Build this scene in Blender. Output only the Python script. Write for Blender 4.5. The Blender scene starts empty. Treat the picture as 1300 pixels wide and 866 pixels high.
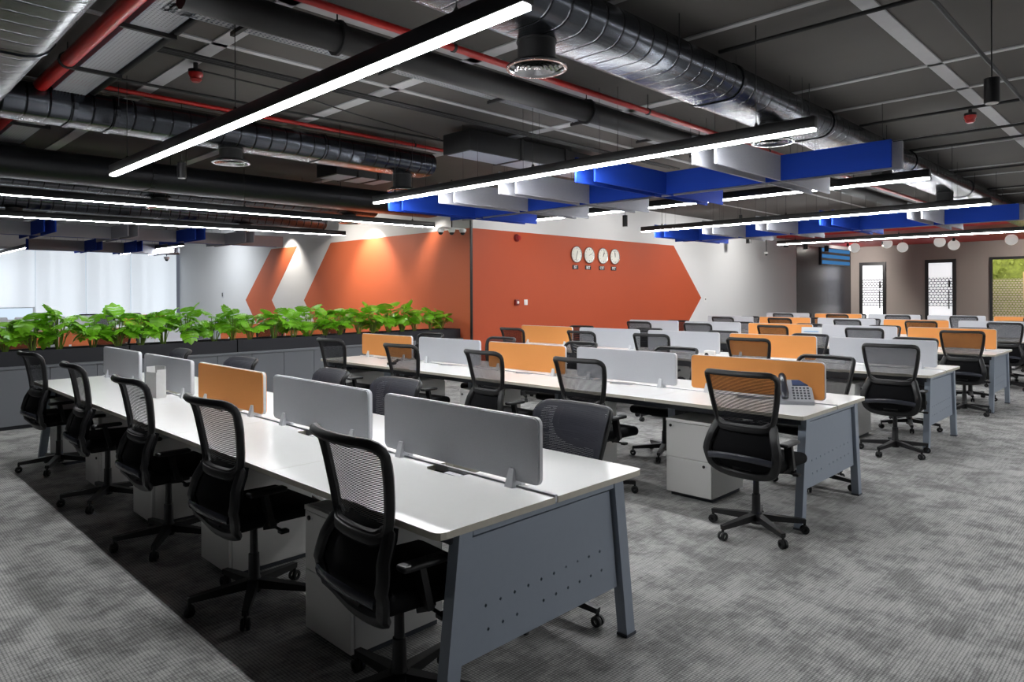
import bpy, bmesh, math, random
from mathutils import Vector, Matrix
PI = math.pi
random.seed(7)
SC = bpy.context.scene
COL = SC.collection

# ------------------------------------------------------------------ camera
cam_d = bpy.data.cameras.new('camera')
cam = bpy.data.objects.new('camera', cam_d); COL.objects.link(cam)
F = Vector((0.71170749, 0.70247506, -0.00111352)); R = Vector((0.70246243, -0.71170274, -0.00507449)); U = Vector((0.0043572, -0.00282935, 0.9999865))
cam.matrix_world = Matrix(((R.x, U.x, -F.x, 0), (R.y, U.y, -F.y, 0), (R.z, U.z, -F.z, 1.54995), (0, 0, 0, 1)))
cam_d.sensor_width = 36; cam_d.sensor_fit = 'HORIZONTAL'
cam_d.lens = 876.25 / 1300 * 36
cam_d.shift_y = -(433 - 374.77) / 1300
cam_d.clip_end = 200; cam_d.clip_start = 0.02
SC.camera = cam

# ------------------------------------------------------------------ world, exposure, light levels
W = bpy.data.worlds.new('world'); SC.world = W; W.use_nodes = True
W.node_tree.nodes['Background'].inputs[0].default_value = (0.72, 0.8, 1.0, 1)
W.node_tree.nodes['Background'].inputs[1].default_value = 0.12
SC.view_settings.view_transform = 'Standard'; SC.view_settings.look = 'None'
SC.view_settings.gamma = 1.0; SC.view_settings.exposure = 0.35
SC.view_settings.use_curve_mapping = False
SC.cycles.use_denoising = True
SC.cycles.max_bounces = 8; SC.cycles.diffuse_bounces = 4; SC.cycles.transparent_max_bounces = 24
LED = 72.0          # pendant strip radiance
BLIND = 0.66         # daylight through the blinds

# ------------------------------------------------------------------ materials
MATS = {}
def mat(name, rgb, rough=0.5, metal=0.0, noise=0.06, scale=30.0, emit=0.0, bump=0.0, spec=0.5, ecol=None):
    if name in MATS: return MATS[name]
    m = bpy.data.materials.new(name); m.use_nodes = True
    nt = m.node_tree; b = nt.nodes['Principled BSDF']
    lin = [((c / 255) / 12.92 if c / 255 <= 0.04045 else ((c / 255 + 0.055) / 1.055) ** 2.4) for c in rgb]
    tc = nt.nodes.new('ShaderNodeTexCoord'); n = nt.nodes.new('ShaderNodeTexNoise')
    n.inputs['Scale'].default_value = scale; n.inputs['Detail'].default_value = 3
    nt.links.new(tc.outputs['Object'], n.inputs['Vector'])
    mx = nt.nodes.new('ShaderNodeMix'); mx.data_type = 'RGBA'
    mx.inputs[6].default_value = [c * (1 - noise) for c in lin] + [1]
    mx.inputs[7].default_value = [min(1, c * (1 + noise)) for c in lin] + [1]
    nt.links.new(n.outputs['Fac'], mx.inputs[0]); nt.links.new(mx.outputs[2], b.inputs['Base Color'])
    b.inputs['Roughness'].default_value = rough; b.inputs['Metallic'].default_value = metal
    b.inputs['Specular IOR Level'].default_value = spec
    if emit:
        b.inputs['Emission Color'].default_value = (ecol or lin) + [1] if not ecol else list(ecol) + [1]
        b.inputs['Emission Strength'].default_value = emit
    if bump:
        bp = nt.nodes.new('ShaderNodeBump'); bp.inputs['Strength'].default_value = bump; bp.inputs['Distance'].default_value = 0.01
        nt.links.new(n.outputs['Fac'], bp.inputs['Height']); nt.links.new(bp.outputs[0], b.inputs['Normal'])
    m['pb'] = 1
    MATS[name] = m
    return m

def nodes_of(m): return m.node_tree, m.node_tree.nodes['Principled BSDF']

M_TOP = mat('white_laminate', (238, 238, 236), 0.22, noise=0.01)
M_EDGE = mat('cream_edge', (205, 200, 185), 0.5)
M_STEEL = mat('blue_grey_powder_coat', (148, 158, 171), 0.45, noise=0.03)
M_DARKSTEEL = mat('dark_grey_powder_coat', (70, 74, 80), 0.5)
M_PED = mat('white_cabinet_metal', (226, 225, 222), 0.4, noise=0.01)
M_GREYFAB = mat('grey_screen_fabric', (205, 207, 213), 0.85, noise=0.12, scale=400, bump=0.15, spec=0.2)
M_ORFAB = mat('orange_screen_fabric', (240, 162, 92), 0.8, noise=0.05, scale=400, bump=0.1, spec=0.2)
M_SCRTRIM = mat('light_screen_edge', (215, 216, 220), 0.5)
M_CLAMP = mat('light_grey_clamp', (208, 210, 214), 0.4)
M_BLACK = mat('black_plastic', (14, 14, 16), 0.45)
M_BLACKGL = mat('gloss_black_plastic', (52, 54, 62), 0.22)
M_BLACKFAB = mat('black_fabric', (8, 8, 11), 0.85, noise=0.25, scale=200, spec=0.2)
M_WHITEWALL = mat('white_paint', (222, 223, 224), 0.7, noise=0.01, scale=3)
M_GREYWALL = mat('warm_grey_paint', (150, 142, 136), 0.7, noise=0.02, scale=3)
M_ORSHADED = mat('orange_paint_shaded', (184, 76, 38), 0.6, noise=0.02, scale=3)  # same orange as the side wall, darkened for its weaker light
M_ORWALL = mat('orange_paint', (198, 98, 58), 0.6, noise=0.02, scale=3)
M_SLAB = mat('dark_concrete_slab', (77, 74, 71), 0.85, noise=0.18, scale=1.3)
M_BAND = mat('pale_slab_band', (180, 180, 182), 0.8, noise=0.1, scale=8)
M_RED = mat('red_pipe_paint', (160, 24, 22), 0.3, noise=0.08)
M_DUCTBLK = mat('black_duct', (12, 12, 14), 0.6, noise=0.15)
M_LEDBODY = mat('black_pendant_housing', (18, 18, 20), 0.4)
M_BLUE = mat('blue_felt', (22, 58, 158), 0.8, noise=0.1, scale=250, spec=0.2)
M_GREYFELT = mat('grey_felt', (156, 157, 164), 0.9, noise=0.22, scale=220, spec=0.2)
M_CAB = mat('grey_cabinet_laminate', (112, 115, 120), 0.5, noise=0.02)
M_TROUGH = mat('black_planter_laminate', (28, 29, 36), 0.45, noise=0.05)
M_SOIL = mat('dark_soil', (40, 30, 22), 0.95, noise=0.4, scale=60, bump=0.6)
M_STEM = mat('plant_stem', (112, 140, 52), 0.5, noise=0.15)
M_WHITE = mat('white_plastic', (232, 232, 230), 0.4)
M_CHROME = mat('brushed_chrome', (190, 190, 192), 0.25, 1.0)
M_FRAMEBLK = mat('black_door_frame', (20, 20, 22), 0.4)
M_TERRA = mat('orange_laminate', (190, 98, 50), 0.6)

def emission(name, rgb, k):
    m = bpy.data.materials.new(name); m.use_nodes = True
    nt = m.node_tree; nt.nodes.remove(nt.nodes['Principled BSDF'])
    e = nt.nodes.new('ShaderNodeEmission'); e.inputs[0].default_value = list(rgb) + [1]; e.inputs[1].default_value = k
    nt.links.new(e.outputs[0], nt.nodes['Material Output'].inputs[0])
    return m
M_LED = emission('led_diffuser_light', (0.97, 0.985, 1.0), LED)

def carpet():
    m = mat('grey_carpet_tile', (120, 120, 118), 0.95, noise=0, spec=0.1)
    nt, b = nodes_of(m); N = nt.nodes.new; L = nt.links.new
    tc = N('ShaderNodeTexCoord')
    def noise(scale, sx=1, sy=1, det=3, rough=.5):
        mp = N('ShaderNodeMapping'); mp.inputs['Scale'].default_value = (sx, sy, 1); L(tc.outputs['Object'], mp.inputs[0])
        n = N('ShaderNodeTexNoise'); n.inputs['Scale'].default_value = scale; n.inputs['Detail'].default_value = det; n.inputs['Roughness'].default_value = rough
        L(mp.outputs[0], n.inputs['Vector']); return n.outputs['Fac']
    def ramp(src, a, b_, lo, hi):
        r = N('ShaderNodeMapRange'); r.inputs[1].default_value = a; r.inputs[2].default_value = b_; r.inputs[3].default_value = lo; r.inputs[4].default_value = hi
        L(src, r.inputs[0]); return r.outputs[0]
    def mul(a, b_):
        x = N('ShaderNodeMath'); x.operation = 'MULTIPLY'; L(a, x.inputs[0]); L(b_, x.inputs[1]); return x.outputs[0]
    blot = ramp(noise(4.2, 1, .8, 9, .7), .42, .58, .6, 1.12)
    big = ramp(noise(0.7, 1, 1, 2), .3, .7, .88, 1.1)
    def wave(axis, s, dist):
        w = N('ShaderNodeTexWave'); w.wave_type = 'BANDS'; w.bands_direction = axis; w.inputs['Scale'].default_value = s
        w.inputs['Distortion'].default_value = dist; w.inputs['Detail'].default_value = 2; w.inputs['Detail Scale'].default_value = 3
        L(tc.outputs['Object'], w.inputs['Vector']); return w.outputs['Fac']
    wx = ramp(wave('X', 22, .8), 0, .6, .6, 1.06)
    wy = ramp(wave('Y', 24, .8), 0, .6, .6, 1.06)
    fine = ramp(noise(260, 1, 1, 2), .3, .7, .72, 1.22)
    lines = ramp(noise(16, .35, 4, 3, .6), .35, .65, .72, 1.12)
    v = mul(mul(mul(mul(blot, big), mul(wx, wy)), fine), lines)
    mx = N('ShaderNodeMix'); mx.data_type = 'RGBA'; mx.inputs[6].default_value = (0.02, 0.02, 0.021, 1); mx.inputs[7].default_value = (0.56, 0.555, 0.54, 1)
    L(v, mx.inputs[0]); L(mx.outputs[2], b.inputs['Base Color'])
    bp = N('ShaderNodeBump'); bp.inputs['Strength'].default_value = .35; bp.inputs['Distance'].default_value = .004
    L(v, bp.inputs['Height']); L(bp.outputs[0], b.inputs['Normal'])
    return m
M_CARPET = carpet()

def galvanized(axis):
    m = mat('galvanised_duct_' + axis.lower(), (74, 77, 83), 0.26, 0.95, noise=0.12, scale=5)
    nt, b = nodes_of(m); N = nt.nodes.new; L = nt.links.new
    tc = N('ShaderNodeTexCoord')
    w = N('ShaderNodeTexWave'); w.wave_type = 'BANDS'; w.bands_direction = axis; w.inputs['Scale'].default_value = 1.8
    w.inputs['Distortion'].default_value = .25; w.inputs['Detail'].default_value = 1
    L(tc.outputs['Object'], w.inputs['Vector'])
    r = N('ShaderNodeMapRange'); r.inputs[1].default_value = 0; r.inputs[2].default_value = .05; r.inputs[3].default_value = .12; r.inputs[4].default_value = 1
    L(w.outputs['Fac'], r.inputs[0])
    src = b.inputs['Base Color'].links[0].from_socket
    mx = N('ShaderNodeMix'); mx.data_type = 'RGBA'; mx.blend_type = 'MULTIPLY'; mx.inputs[0].default_value = 1
    L(src, mx.inputs[6]); L(r.outputs[0], mx.inputs[7]); L(mx.outputs[2], b.inputs['Base Color'])
    bp = N('ShaderNodeBump'); bp.inputs['Strength'].default_value = .5; bp.inputs['Distance'].default_value = .01
    L(r.outputs[0], bp.inputs['Height'])
    n2 = N('ShaderNodeTexNoise'); n2.inputs['Scale'].default_value = 4.5; L(tc.outputs['Object'], n2.inputs['Vector'])
    b2 = N('ShaderNodeBump'); b2.inputs['Strength'].default_value = .12; b2.inputs['Distance'].default_value = .03
    L(n2.outputs['Fac'], b2.inputs['Height']); L(bp.outputs[0], b2.inputs['Normal']); L(b2.outputs[0], b.inputs['Normal'])
    return m
M_DUCTX = galvanized('X'); M_DUCTY = galvanized('Y')

def see_through(name, rgb, pattern, scale, solid, open_=1.0):
    """woven or punched sheet: opaque threads, clear holes (object-space stripes)"""
    m = mat(name, rgb, 0.6, noise=0.02, spec=0.2)
    nt, b = nodes_of(m); N = nt.nodes.new; L = nt.links.new
    tc = N('ShaderNodeTexCoord'); out = nt.nodes['Material Output']
    def stripe(ax, sc):
        s = N('ShaderNodeSeparateXYZ'); L(tc.outputs['Object'], s.inputs[0])
        a = N('ShaderNodeMath'); a.operation = 'MULTIPLY'; a.inputs[1].default_value = sc; L(s.outputs[ax], a.inputs[0])
        f = N('ShaderNodeMath'); f.operation = 'FRACT'; L(a.outputs[0], f.inputs[0]); return f.outputs[0]
    def less(src, v):
        c = N('ShaderNodeMath'); c.operation = 'LESS_THAN'; c.inputs[1].default_value = v; L(src, c.inputs[0]); return c.outputs[0]
    if pattern == 'lines':
        fac = less(stripe('Z', scale), solid)
    else:
        a = less(stripe('X', scale), solid); c = less(stripe('Y', scale), solid)
        x = N('ShaderNodeMath'); x.operation = 'MAXIMUM'; L(a, x.inputs[0]); L(c, x.inputs[1]); fac = x.outputs[0]
    t = N('ShaderNodeBsdfTransparent'); ms = N('ShaderNodeMixShader')
    L(fac, ms.inputs[0]); L(t.outputs[0], ms.inputs[1]); L(b.outputs[0], ms.inputs[2]); L(ms.outputs[0], out.inputs[0])
    return m
M_MESH = see_through('black_back_mesh', (17, 17, 21), 'lines', 150, .74)
M_TRAY = see_through('perforated_tray', (178, 180, 184), 'grid', 38, .45)
M_BASKET = see_through('wire_basket_tray', (150, 152, 156), 'grid', 30, .42)

def leaf_mat():
    m = mat('monstera_leaf_green', (128, 194, 40), 0.28, noise=0.55, scale=9)
    nt, b = nodes_of(m)
    b.inputs['Subsurface Weight'].default_value = 0.0
    t = nt.nodes.new('ShaderNodeBsdfTranslucent'); t.inputs[0].default_value = (.22, .5, .03, 1)
    ms = nt.nodes.new('ShaderNodeMixShader'); ms.inputs[0].default_value = .3
    nt.links.new(b.outputs[0], ms.inputs[1]); nt.links.new(t.outputs[0], ms.inputs[2]); nt.links.new(ms.outputs[0], nt.nodes['Material Output'].inputs[0])
    oi = nt.nodes.new('ShaderNodeObjectInfo')
    return m
M_LEAF = leaf_mat()

# ------------------------------------------------------------------ mesh helpers
class MB:
    def __init__(s): s.bm = bmesh.new()
    def add(s, vs, fs, smooth=False):
        v = [s.bm.verts.new(p) for p in vs]
        for f in fs:
            try:
                fc = s.bm.faces.new([v[i] for i in f]); fc.smooth = smooth
            except ValueError: pass
        return s
    def box(s, a, b):
        x0, y0, z0 = [min(p, q) for p, q in zip(a, b)]; x1, y1, z1 = [max(p, q) for p, q in zip(a, b)]
        return s.add([(x0, y0, z0), (x1, y0, z0), (x1, y1, z0), (x0, y1, z0), (x0, y0, z1), (x1, y0, z1), (x1, y1, z1), (x0, y1, z1)],
                     [(3, 2, 1, 0), (4, 5, 6, 7), (0, 1, 5, 4), (1, 2, 6, 5), (2, 3, 7, 6), (3, 0, 4, 7)])
    def rbox(s, a, b, r=0.005, seg=2):
        t = bmesh.new(); bmesh.ops.create_cube(t, size=1)
        c = [(p + q) / 2 for p, q in zip(a, b)]; d = [abs(q - p) for p, q in zip(a, b)]
        bmesh.ops.scale(t, vec=d, verts=t.verts); bmesh.ops.translate(t, vec=c, verts=t.verts)
        bmesh.ops.bevel(t, geom=list(t.edges), offset=min(r, min(d) * .49), segments=seg, profile=.5, affect='EDGES')
        return s.merge(t, True)
    def merge(s, t, smooth=False):
        t.verts.ensure_lookup_table(); t.verts.index_update()
        s.add([v.co.copy() for v in t.verts], [[v.index for v in f.verts] for f in t.faces], smooth); t.free(); return s
    def prism(s, poly, ax, t0, t1):
        """poly in the plane normal to ax (x: (y,z), y: (x,z), z: (x,y)), extruded t0..t1"""
        def P(p, t): return {'x': (t, p[0], p[1]), 'y': (p[0], t, p[1]), 'z': (p[0], p[1], t)}[ax]
        n = len(poly); vs = [P(p, t0) for p in poly] + [P(p, t1) for p in poly]
        return s.add(vs, [list(range(n))[::-1], list(range(n, 2 * n))] + [(i, (i + 1) % n, n + (i + 1) % n, n + i) for i in range(n)])
    def bar(s, p, q, w, h=None, w2=None, h2=None):
        """tapered square bar between two points"""
        p = Vector(p); q = Vector(q); h = h or w; w2 = w2 or w; h2 = h2 or h
        d = (q - p).normalized(); up = Vector((0, 0, 1)) if abs(d.z) < .95 else Vector((1, 0, 0))
        sx = d.cross(up).normalized(); sy = sx.cross(d).normalized()
        vs = []
        for c, ww, hh in ((p, w, h), (q, w2, h2)):
            for i, j in ((-1, -1), (1, -1), (1, 1), (-1, 1)): vs.append(c + sx * i * ww / 2 + sy * j * hh / 2)
        return s.add(vs, [(0, 1, 2, 3), (7, 6, 5, 4), (0, 4, 5, 1), (1, 5, 6, 2), (2, 6, 7, 3), (3, 7, 4, 0)])
    def tube(s, path, r, n=8, closed=False, ry=None, smooth=True):
        path = [Vector(p) for p in path]; m = len(path); rings = []
        prev = None
        for i, p in enumerate(path):
            if closed: d = path[(i + 1) % m] - path[i - 1]
            else: d = path[min(i + 1, m - 1)] - path[max(i - 1, 0)]
            d.normalize()
            if prev is None:
                up = Vector((0, 0, 1)) if abs(d.z) < .9 else Vector((1, 0, 0))
                a = d.cross(up).normalized()
            else: a = (prev - d * prev.dot(d)).normalized()
            prev = a; b = d.cross(a)
            rr = r[i] if isinstance(r, (list, tuple)) else r
            rings.append([p + a * math.cos(2 * PI * k / n) * rr + b * math.sin(2 * PI * k / n) * (ry or rr) for k in range(n)])
        vs = [v for g in rings for v in g]; fs = []
        for i in range(m if closed else m - 1):
            j = (i + 1) % m
            for k in range(n): fs.append((i * n + k, i * n + (k + 1) % n, j * n + (k + 1) % n, j * n + k))
        if not closed: fs += [list(range(n))[::-1], [(m - 1) * n + k for k in range(n)]]
        return s.add(vs, fs, smooth)
    def lathe(s, prof, c=(0, 0, 0), n=16, ax='z', cap=True):
        vs = []; fs = []
        for r, z in prof:
            for k in range(n):
                a = 2 * PI * k / n; x, y = r * math.cos(a), r * math.sin(a)
                vs.append(Vector(c) + Vector({'z': (x, y, z), 'x': (z, x, y), 'y': (x, z, y)}[ax]))
        for i in range(len(prof) - 1):
            for k in range(n): fs.append((i * n + k, i * n + (k + 1) % n, (i + 1) * n + (k + 1) % n, (i + 1) * n + k))
        if cap: fs += [list(range(n))[::-1], [(len(prof) - 1) * n + k for k in range(n)]]
        return s.add(vs, fs, True)
    def grid(s, rows, smooth=True, flip=False):
        n = len(rows[0]); vs = [p for r in rows for p in r]; fs = []
        for i in range(len(rows) - 1):
            for k in range(n - 1):
                f = (i * n + k, i * n + k + 1, (i + 1) * n + k + 1, (i + 1) * n + k); fs.append(f[::-1] if flip else f)
        return s.add(vs, fs, smooth)
    def build(s, name, m, parent=None, auto=True):
        bmesh.ops.recalc_face_normals(s.bm, faces=s.bm.faces)
        me = bpy.data.meshes.new(name); s.bm.to_mesh(me); s.bm.free()
        for x in (m if isinstance(m, (list, tuple)) else [m]): me.materials.append(x)
        if auto and any(p.use_smooth for p in me.polygons): me.set_sharp_from_angle(angle=math.radians(40))
        o = bpy.data.objects.new(name, me); COL.objects.link(o)
        if parent is not None: o.parent = parent
        return o

def tag(o, label, cat, group=None, kind=None):
    o['label'] = label; o['category'] = cat
    if group: o['group'] = group
    if kind: o['kind'] = kind
    return o
def thing(name, label, cat, loc=(0, 0, 0), rz=0, group=None):
    o = bpy.data.objects.new(name, None); COL.objects.link(o); o.empty_display_size = .1
    o.location = loc; o.rotation_euler = (0, 0, rz)
    return tag(o, label, cat, group)
def struct(o, label, cat): return tag(o, label, cat, None, 'structure')
def copy_tree(src, parent=None):
    c = src.copy(); COL.objects.link(c)
    if parent is not None: c.parent = parent
    for ch in list(src.children): copy_tree(ch, c)
    return c
def dup(src, loc, rz, label, group=None):
    c = copy_tree(src); c.location = loc; c.rotation_euler = (0, 0, rz); c['label'] = label
    if group: c['group'] = group
    return c

ORD = ['first', 'second', 'third', 'fourth', 'fifth', 'sixth']
CEIL = 3.6
Y0 = 1.79; MOD = 1.21; Y1 = Y0 + 5 * MOD
XC = [2.06 + 3.025 * k for k in range(6)]
YC = 9.56; XL = 8.6; XF = 28.58; YW = 24.05
XB = -2.2; YB = -8.0

# ------------------------------------------------------------------ setting
fl = MB().box((XB, YB, -.1), (XF, YW, 0)).build('floor', M_CARPET); struct(fl, 'grey patterned carpet tile floor of the open office', 'floor')
ce = MB().box((XB, YB, CEIL), (XF, YW, CEIL + .15)).build('ceiling', M_SLAB); struct(ce, 'dark exposed concrete slab with pale painted bands', 'ceiling')
def band(x0, x1, y0, y1): MB().box((x0, y0, CEIL - .012), (x1, y1, CEIL + .01)).build('slab_band', M_BAND, ce)
for y, w in ((-1.6, .12), (.2, .12), (1.64, .12), (3.02, .14), (4.45, .1), (5.62, .06), (7.72, .06), (11.6, .08), (15, .08), (19, .08)):
    band(XB, XF, y - w / 2, y + w / 2)
for x in (.3, 2.33, 4.05, 6.42, 8.8, 11.2, 13.6): band(x - .065, x + .065, 3.1, YW)
for x in (2.9, 3.95, 4.95, 7.07, 8.11, 10.3, 11.3, 13.4, 14.4, 16.5, 17.5, 19.6, 20.6, 22.7): band(x - .028, x + .028, YB, 2.95)

struct(MB().box((XL, YC, 0), (XL + .15, YW, CEIL)).build('wall_left', M_WHITEWALL), 'white wall with orange chevrons behind the plants', 'wall')
wl = bpy.data.objects['wall_left']
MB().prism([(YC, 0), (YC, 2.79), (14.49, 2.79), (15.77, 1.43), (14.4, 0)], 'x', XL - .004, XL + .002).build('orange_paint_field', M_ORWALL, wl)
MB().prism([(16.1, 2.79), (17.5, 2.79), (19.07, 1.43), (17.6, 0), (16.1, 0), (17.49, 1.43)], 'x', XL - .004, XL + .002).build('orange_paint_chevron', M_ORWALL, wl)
struct(MB().box((XL + .15, YC, 0), (XF, YC + .15, CEIL)).build('wall_front', M_WHITEWALL), 'white wall with a big orange arrow field carrying four clocks', 'wall')
wf = bpy.data.objects['wall_front']
MB().prism([(XL, 0), (XL, 2.79), (15.64, 2.79), (17.03, 1.43), (15.5, 0)], 'y', YC - .004, YC + .002).build('orange_paint_field', M_ORSHADED, wf)
struct(MB().box((XL - .012, YC - .025, 0), (XL + .025, YC + .012, 2.95)).build('trim_1', M_FRAMEBLK), 'thin black trim on the orange wall corner', 'trim')
# dark glossy glass end of that wall
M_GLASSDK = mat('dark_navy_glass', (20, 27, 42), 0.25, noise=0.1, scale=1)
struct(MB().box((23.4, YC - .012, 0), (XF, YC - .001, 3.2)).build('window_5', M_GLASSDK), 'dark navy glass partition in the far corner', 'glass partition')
M_BLUEREFL = emission('blue_reflection_glow', (.1, .34, .75), .4)  # emissive strips stand in for a blue reflection on the dark glass
sl = thing('blue_reflection', 'added glowing panel imitating a blue reflection high in the far dark corner', 'display', (26.9, YC - .012, 0))
MB().box((-1.45, -.05, 2.55), (1.45, 0, 3.2)).build('reflection_backing', M_FRAMEBLK, sl)
for z in (2.6, 2.82, 3.04): MB().box((-1.4, -.056, z), (1.4, -.049, z + .13)).build('reflection_strip', M_BLUEREFL, sl)

# far wall with glass doors
doors = [(8.28, 9.22), (6.0, 6.97)]
def wall_far():
    b = MB(); ys = [YC]
    ops = [(9.22, 8.28, 2.71), (6.97, 6.0, 2.73), (5.0, 2.6, 2.75)]
    cur = YC
    for a, c, z in ops:
        b.box((XF, a, 0), (XF + .15, cur, CEIL)); b.box((XF, c, z), (XF + .15, a, CEIL)); cur = c
    b.box((XF, YB, 0), (XF + .15, cur, CEIL))
    return b.build('wall_right', M_GREYWALL)
struct(wall_far(), 'warm grey far wall with two glass doors and a plant window', 'wall')
def hexgap(nt, sep, sc):
    """1 in the gaps between staggered round dots on a y-z pane"""
    N = nt.nodes.new; L = nt.links.new
    def m(op, a, b=None):
        x = N('ShaderNodeMath'); x.operation = op
        for i, q in enumerate((a, b)):
            if q is None: continue
            if isinstance(q, (int, float)): x.inputs[i].default_value = q
            else: L(q, x.inputs[i])
        return x.outputs[0]
    zz = m('MULTIPLY', sep.outputs['Z'], sc * 1.15); row = m('FLOOR', zz)
    yy = m('ADD', m('MULTIPLY', sep.outputs['Y'], sc), m('MULTIPLY', m('MODULO', row, 2.0), .5))
    u = m('SUBTRACT', m('FRACT', m('ADD', yy, 500.0)), .5); v = m('SUBTRACT', m('FRACT', zz), .5)
    d = m('SQRT', m('ADD', m('MULTIPLY', u, u), m('MULTIPLY', v, v)))
    x = N('ShaderNodeMath'); x.operation = 'GREATER_THAN'; x.inputs[1].default_value = .42; L(d, x.inputs[0])
    return x
def frosted():
    m = mat('frosted_dot_glass', (214, 218, 222), 0.3, noise=0)
    nt, b = nodes_of(m); N = nt.nodes.new; L = nt.links.new
    tc = N('ShaderNodeTexCoord'); s = N('ShaderNodeSeparateXYZ'); L(tc.outputs['Object'], s.inputs[0])
    c = hexgap(nt, s, 9)
    a = N('ShaderNodeMath'); a.operation = 'LESS_THAN'; a.inputs[1].default_value = 2.1; L(s.outputs['Z'], a.inputs[0])
    a2 = N('ShaderNodeMath'); a2.operation = 'GREATER_THAN'; a2.inputs[1].default_value = 1.05; L(s.outputs['Z'], a2.inputs[0])
    x = N('ShaderNodeMath'); x.operation = 'MULTIPLY'; L(c.outputs[0], x.inputs[0]); L(a.outputs[0], x.inputs[1])
    y = N('ShaderNodeMath'); y.operation = 'MULTIPLY'; L(x.outputs[0], y.inputs[0]); L(a2.outputs[0], y.inputs[1])
    mx = N('ShaderNodeMix'); mx.data_type = 'RGBA'; mx.inputs[6].default_value = (.85, .87, .9, 1); mx.inputs[7].default_value = (.12, .12, .13, 1)
    L(y.outputs[0], mx.inputs[0]); L(mx.outputs[2], b.inputs['Base Color'])
    # a lit room lies behind the frosted pane
    L(mx.outputs[2], b.inputs['Emission Color']); b.inputs['Emission Strength'].default_value = .6
    return m
M_FROST = frosted()
for i, (a, c) in enumerate(doors):
    top = 2.71 if i == 0 else 2.73
    d = thing('door_%d' % (i + 1), ['narrow frosted glass door beside the dark glass corner', 'frosted glass door between the corner door and the plant window'][i], 'door', (XF - .02, 0, 0))
    d['kind'] = 'structure'
    fw = .11
    MB().box((-.04, a, 0), (.06, a + fw, top)).box((-.04, c - fw, 0), (.06, c, top)).box((-.04, a + fw, top - fw * 1.1), (.06, c - fw, top)).build('door_frame', M_FRAMEBLK, d)
    MB().box((0, a + fw, .02), (.015, c - fw, top - fw * 1.1)).build('glass_panel', M_FROST, d)
    hy = a + fw + .1
    h = MB().tube([(-.06, hy, .95), (-.06, hy, 1.62)], .02, 8).bar((-.06, hy, 1.0), (0, hy, 1.0), .02).bar((-.06, hy, 1.55), (0, hy, 1.55), .02).build('door_handle', M_FRAMEBLK, d)
    MB().rbox((-.03, hy - .03, 1.72), (0, hy + .03, 1.98), .006).build('lock_plate', M_FRAMEBLK, d)
w6 = thing('window_6', 'black framed window showing a lit plant wall', 'window', (XF - .02, 0, 0)); w6['kind'] = 'structure'
MB().box((-.04, 4.92, 0), (.06, 5.0, 2.75)).box((-.04, 2.6, 0), (.06, 2.68, 2.75)).box((-.04, 2.68, 2.66), (.06, 4.92, 2.75)).box((-.04, 2.68, 0), (.06, 4.92, .08)).build('window_frame', M_FRAMEBLK, w6)
def dotted():
    m = see_through('dotted_window_film', (225, 215, 190), 'grid', 1, 0)
    nt, b = nodes_of(m); N = nt.nodes.new; L = nt.links.new
    ms = [n for n in nt.nodes if n.type == 'MIX_SHADER'][0]
    tc = N('ShaderNodeTexCoord'); s = N('ShaderNodeSeparateXYZ'); L(tc.outputs['Object'], s.inputs[0])
    c0 = hexgap(nt, s, 11); c = N('ShaderNodeMath'); c.operation = 'SUBTRACT'; c.inputs[0].default_value = 1; L(c0.outputs[0], c.inputs[1])
    a = N('ShaderNodeMath'); a.operation = 'LESS_THAN'; a.inputs[1].default_value = 2.0; L(s.outputs['Z'], a.inputs[0])
    x = N('ShaderNodeMath'); x.operation = 'MULTIPLY'; L(c.outputs[0], x.inputs[0]); L(a.outputs[0], x.inputs[1]); 
    y = N('ShaderNodeMath'); y.operation = 'MULTIPLY'; y.inputs[1].default_value = .6; L(x.outputs[0], y.inputs[0]); L(y.outputs[0], ms.inputs[0])
    return m
MB().box((.0, 2.68, .08), (.01, 4.92, 2.66)).build('glass_pane', dotted(), w6)
# plant wall behind the window, lit by its own lamp
def greenwall():
    m = mat('plant_wall_green', (112, 128, 48), .7, noise=.7, scale=9, bump=1.0)
    return m
gw = MB()
for i in range(260):
    y = random.uniform(2.3, 6.2); z = random.uniform(.3, 2.9); a = random.uniform(0, 6.28); r = random.uniform(.07, .14)
    c = Vector((XF + 1.05 - random.uniform(0, .12), y, z)); d1 = Vector((random.uniform(-.5, .1), math.cos(a), math.sin(a))) * r; d2 = Vector((random.uniform(-.4, .1), -math.sin(a), math.cos(a))) * r * .5
    gw.add([c - d1, c + d2, c + d1, c - d2], [(0, 1, 2, 3)])
gw.box((XF + 1.06, 2.0, 0), (XF + 1.1, 6.5, 3.0))
tag(gw.build('plant_wall', greenwall()), 'leafy green wall seen through the black framed window', 'plant wall', None, 'stuff')
def area(name, loc, rot, sx, sy, power, col=(1, 1, 1)):
    l = bpy.data.lights.new(name, 'AREA'); l.shape = 'RECTANGLE'; l.size = sx; l.size_y = sy; l.energy = power; l.color = col
    o = bpy.data.objects.new(name, l); COL.objects.link(o); o.location = loc; o.rotation_euler = rot; return o
area('plant_wall_lamp', (XF + .6, 4.2, 2.95), (0, 0, 0), .3, 3.0, 34, (1, .9, .74))
lo = thing('lit_sign', 'warm glowing letters sign on the plant wall', 'sign', (XF + .9, 3.75, 1.75))
M_WARM = emission('warm_bulb_light', (1, .8, .45), 3.0)
MB().box((0, -.45, -.5), (.04, .45, .5)).build('sign_board', mat('tan_sign_board', (190, 165, 120), .6), lo)
lb = MB()
for i in range(6): lb.lathe([(.005, -.03), (.03, -.02), (.03, .02), (.005, .03)], (-.03, .34, .35 - i * .14), 8)
for i in range(3): lb.lathe([(.005, -.03), (.03, -.02), (.03, .02), (.005, .03)], (-.03, .2 - i * .14, .35 - i * .1), 8)
lb.build('bulb_row', M_WARM, lo)

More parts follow.
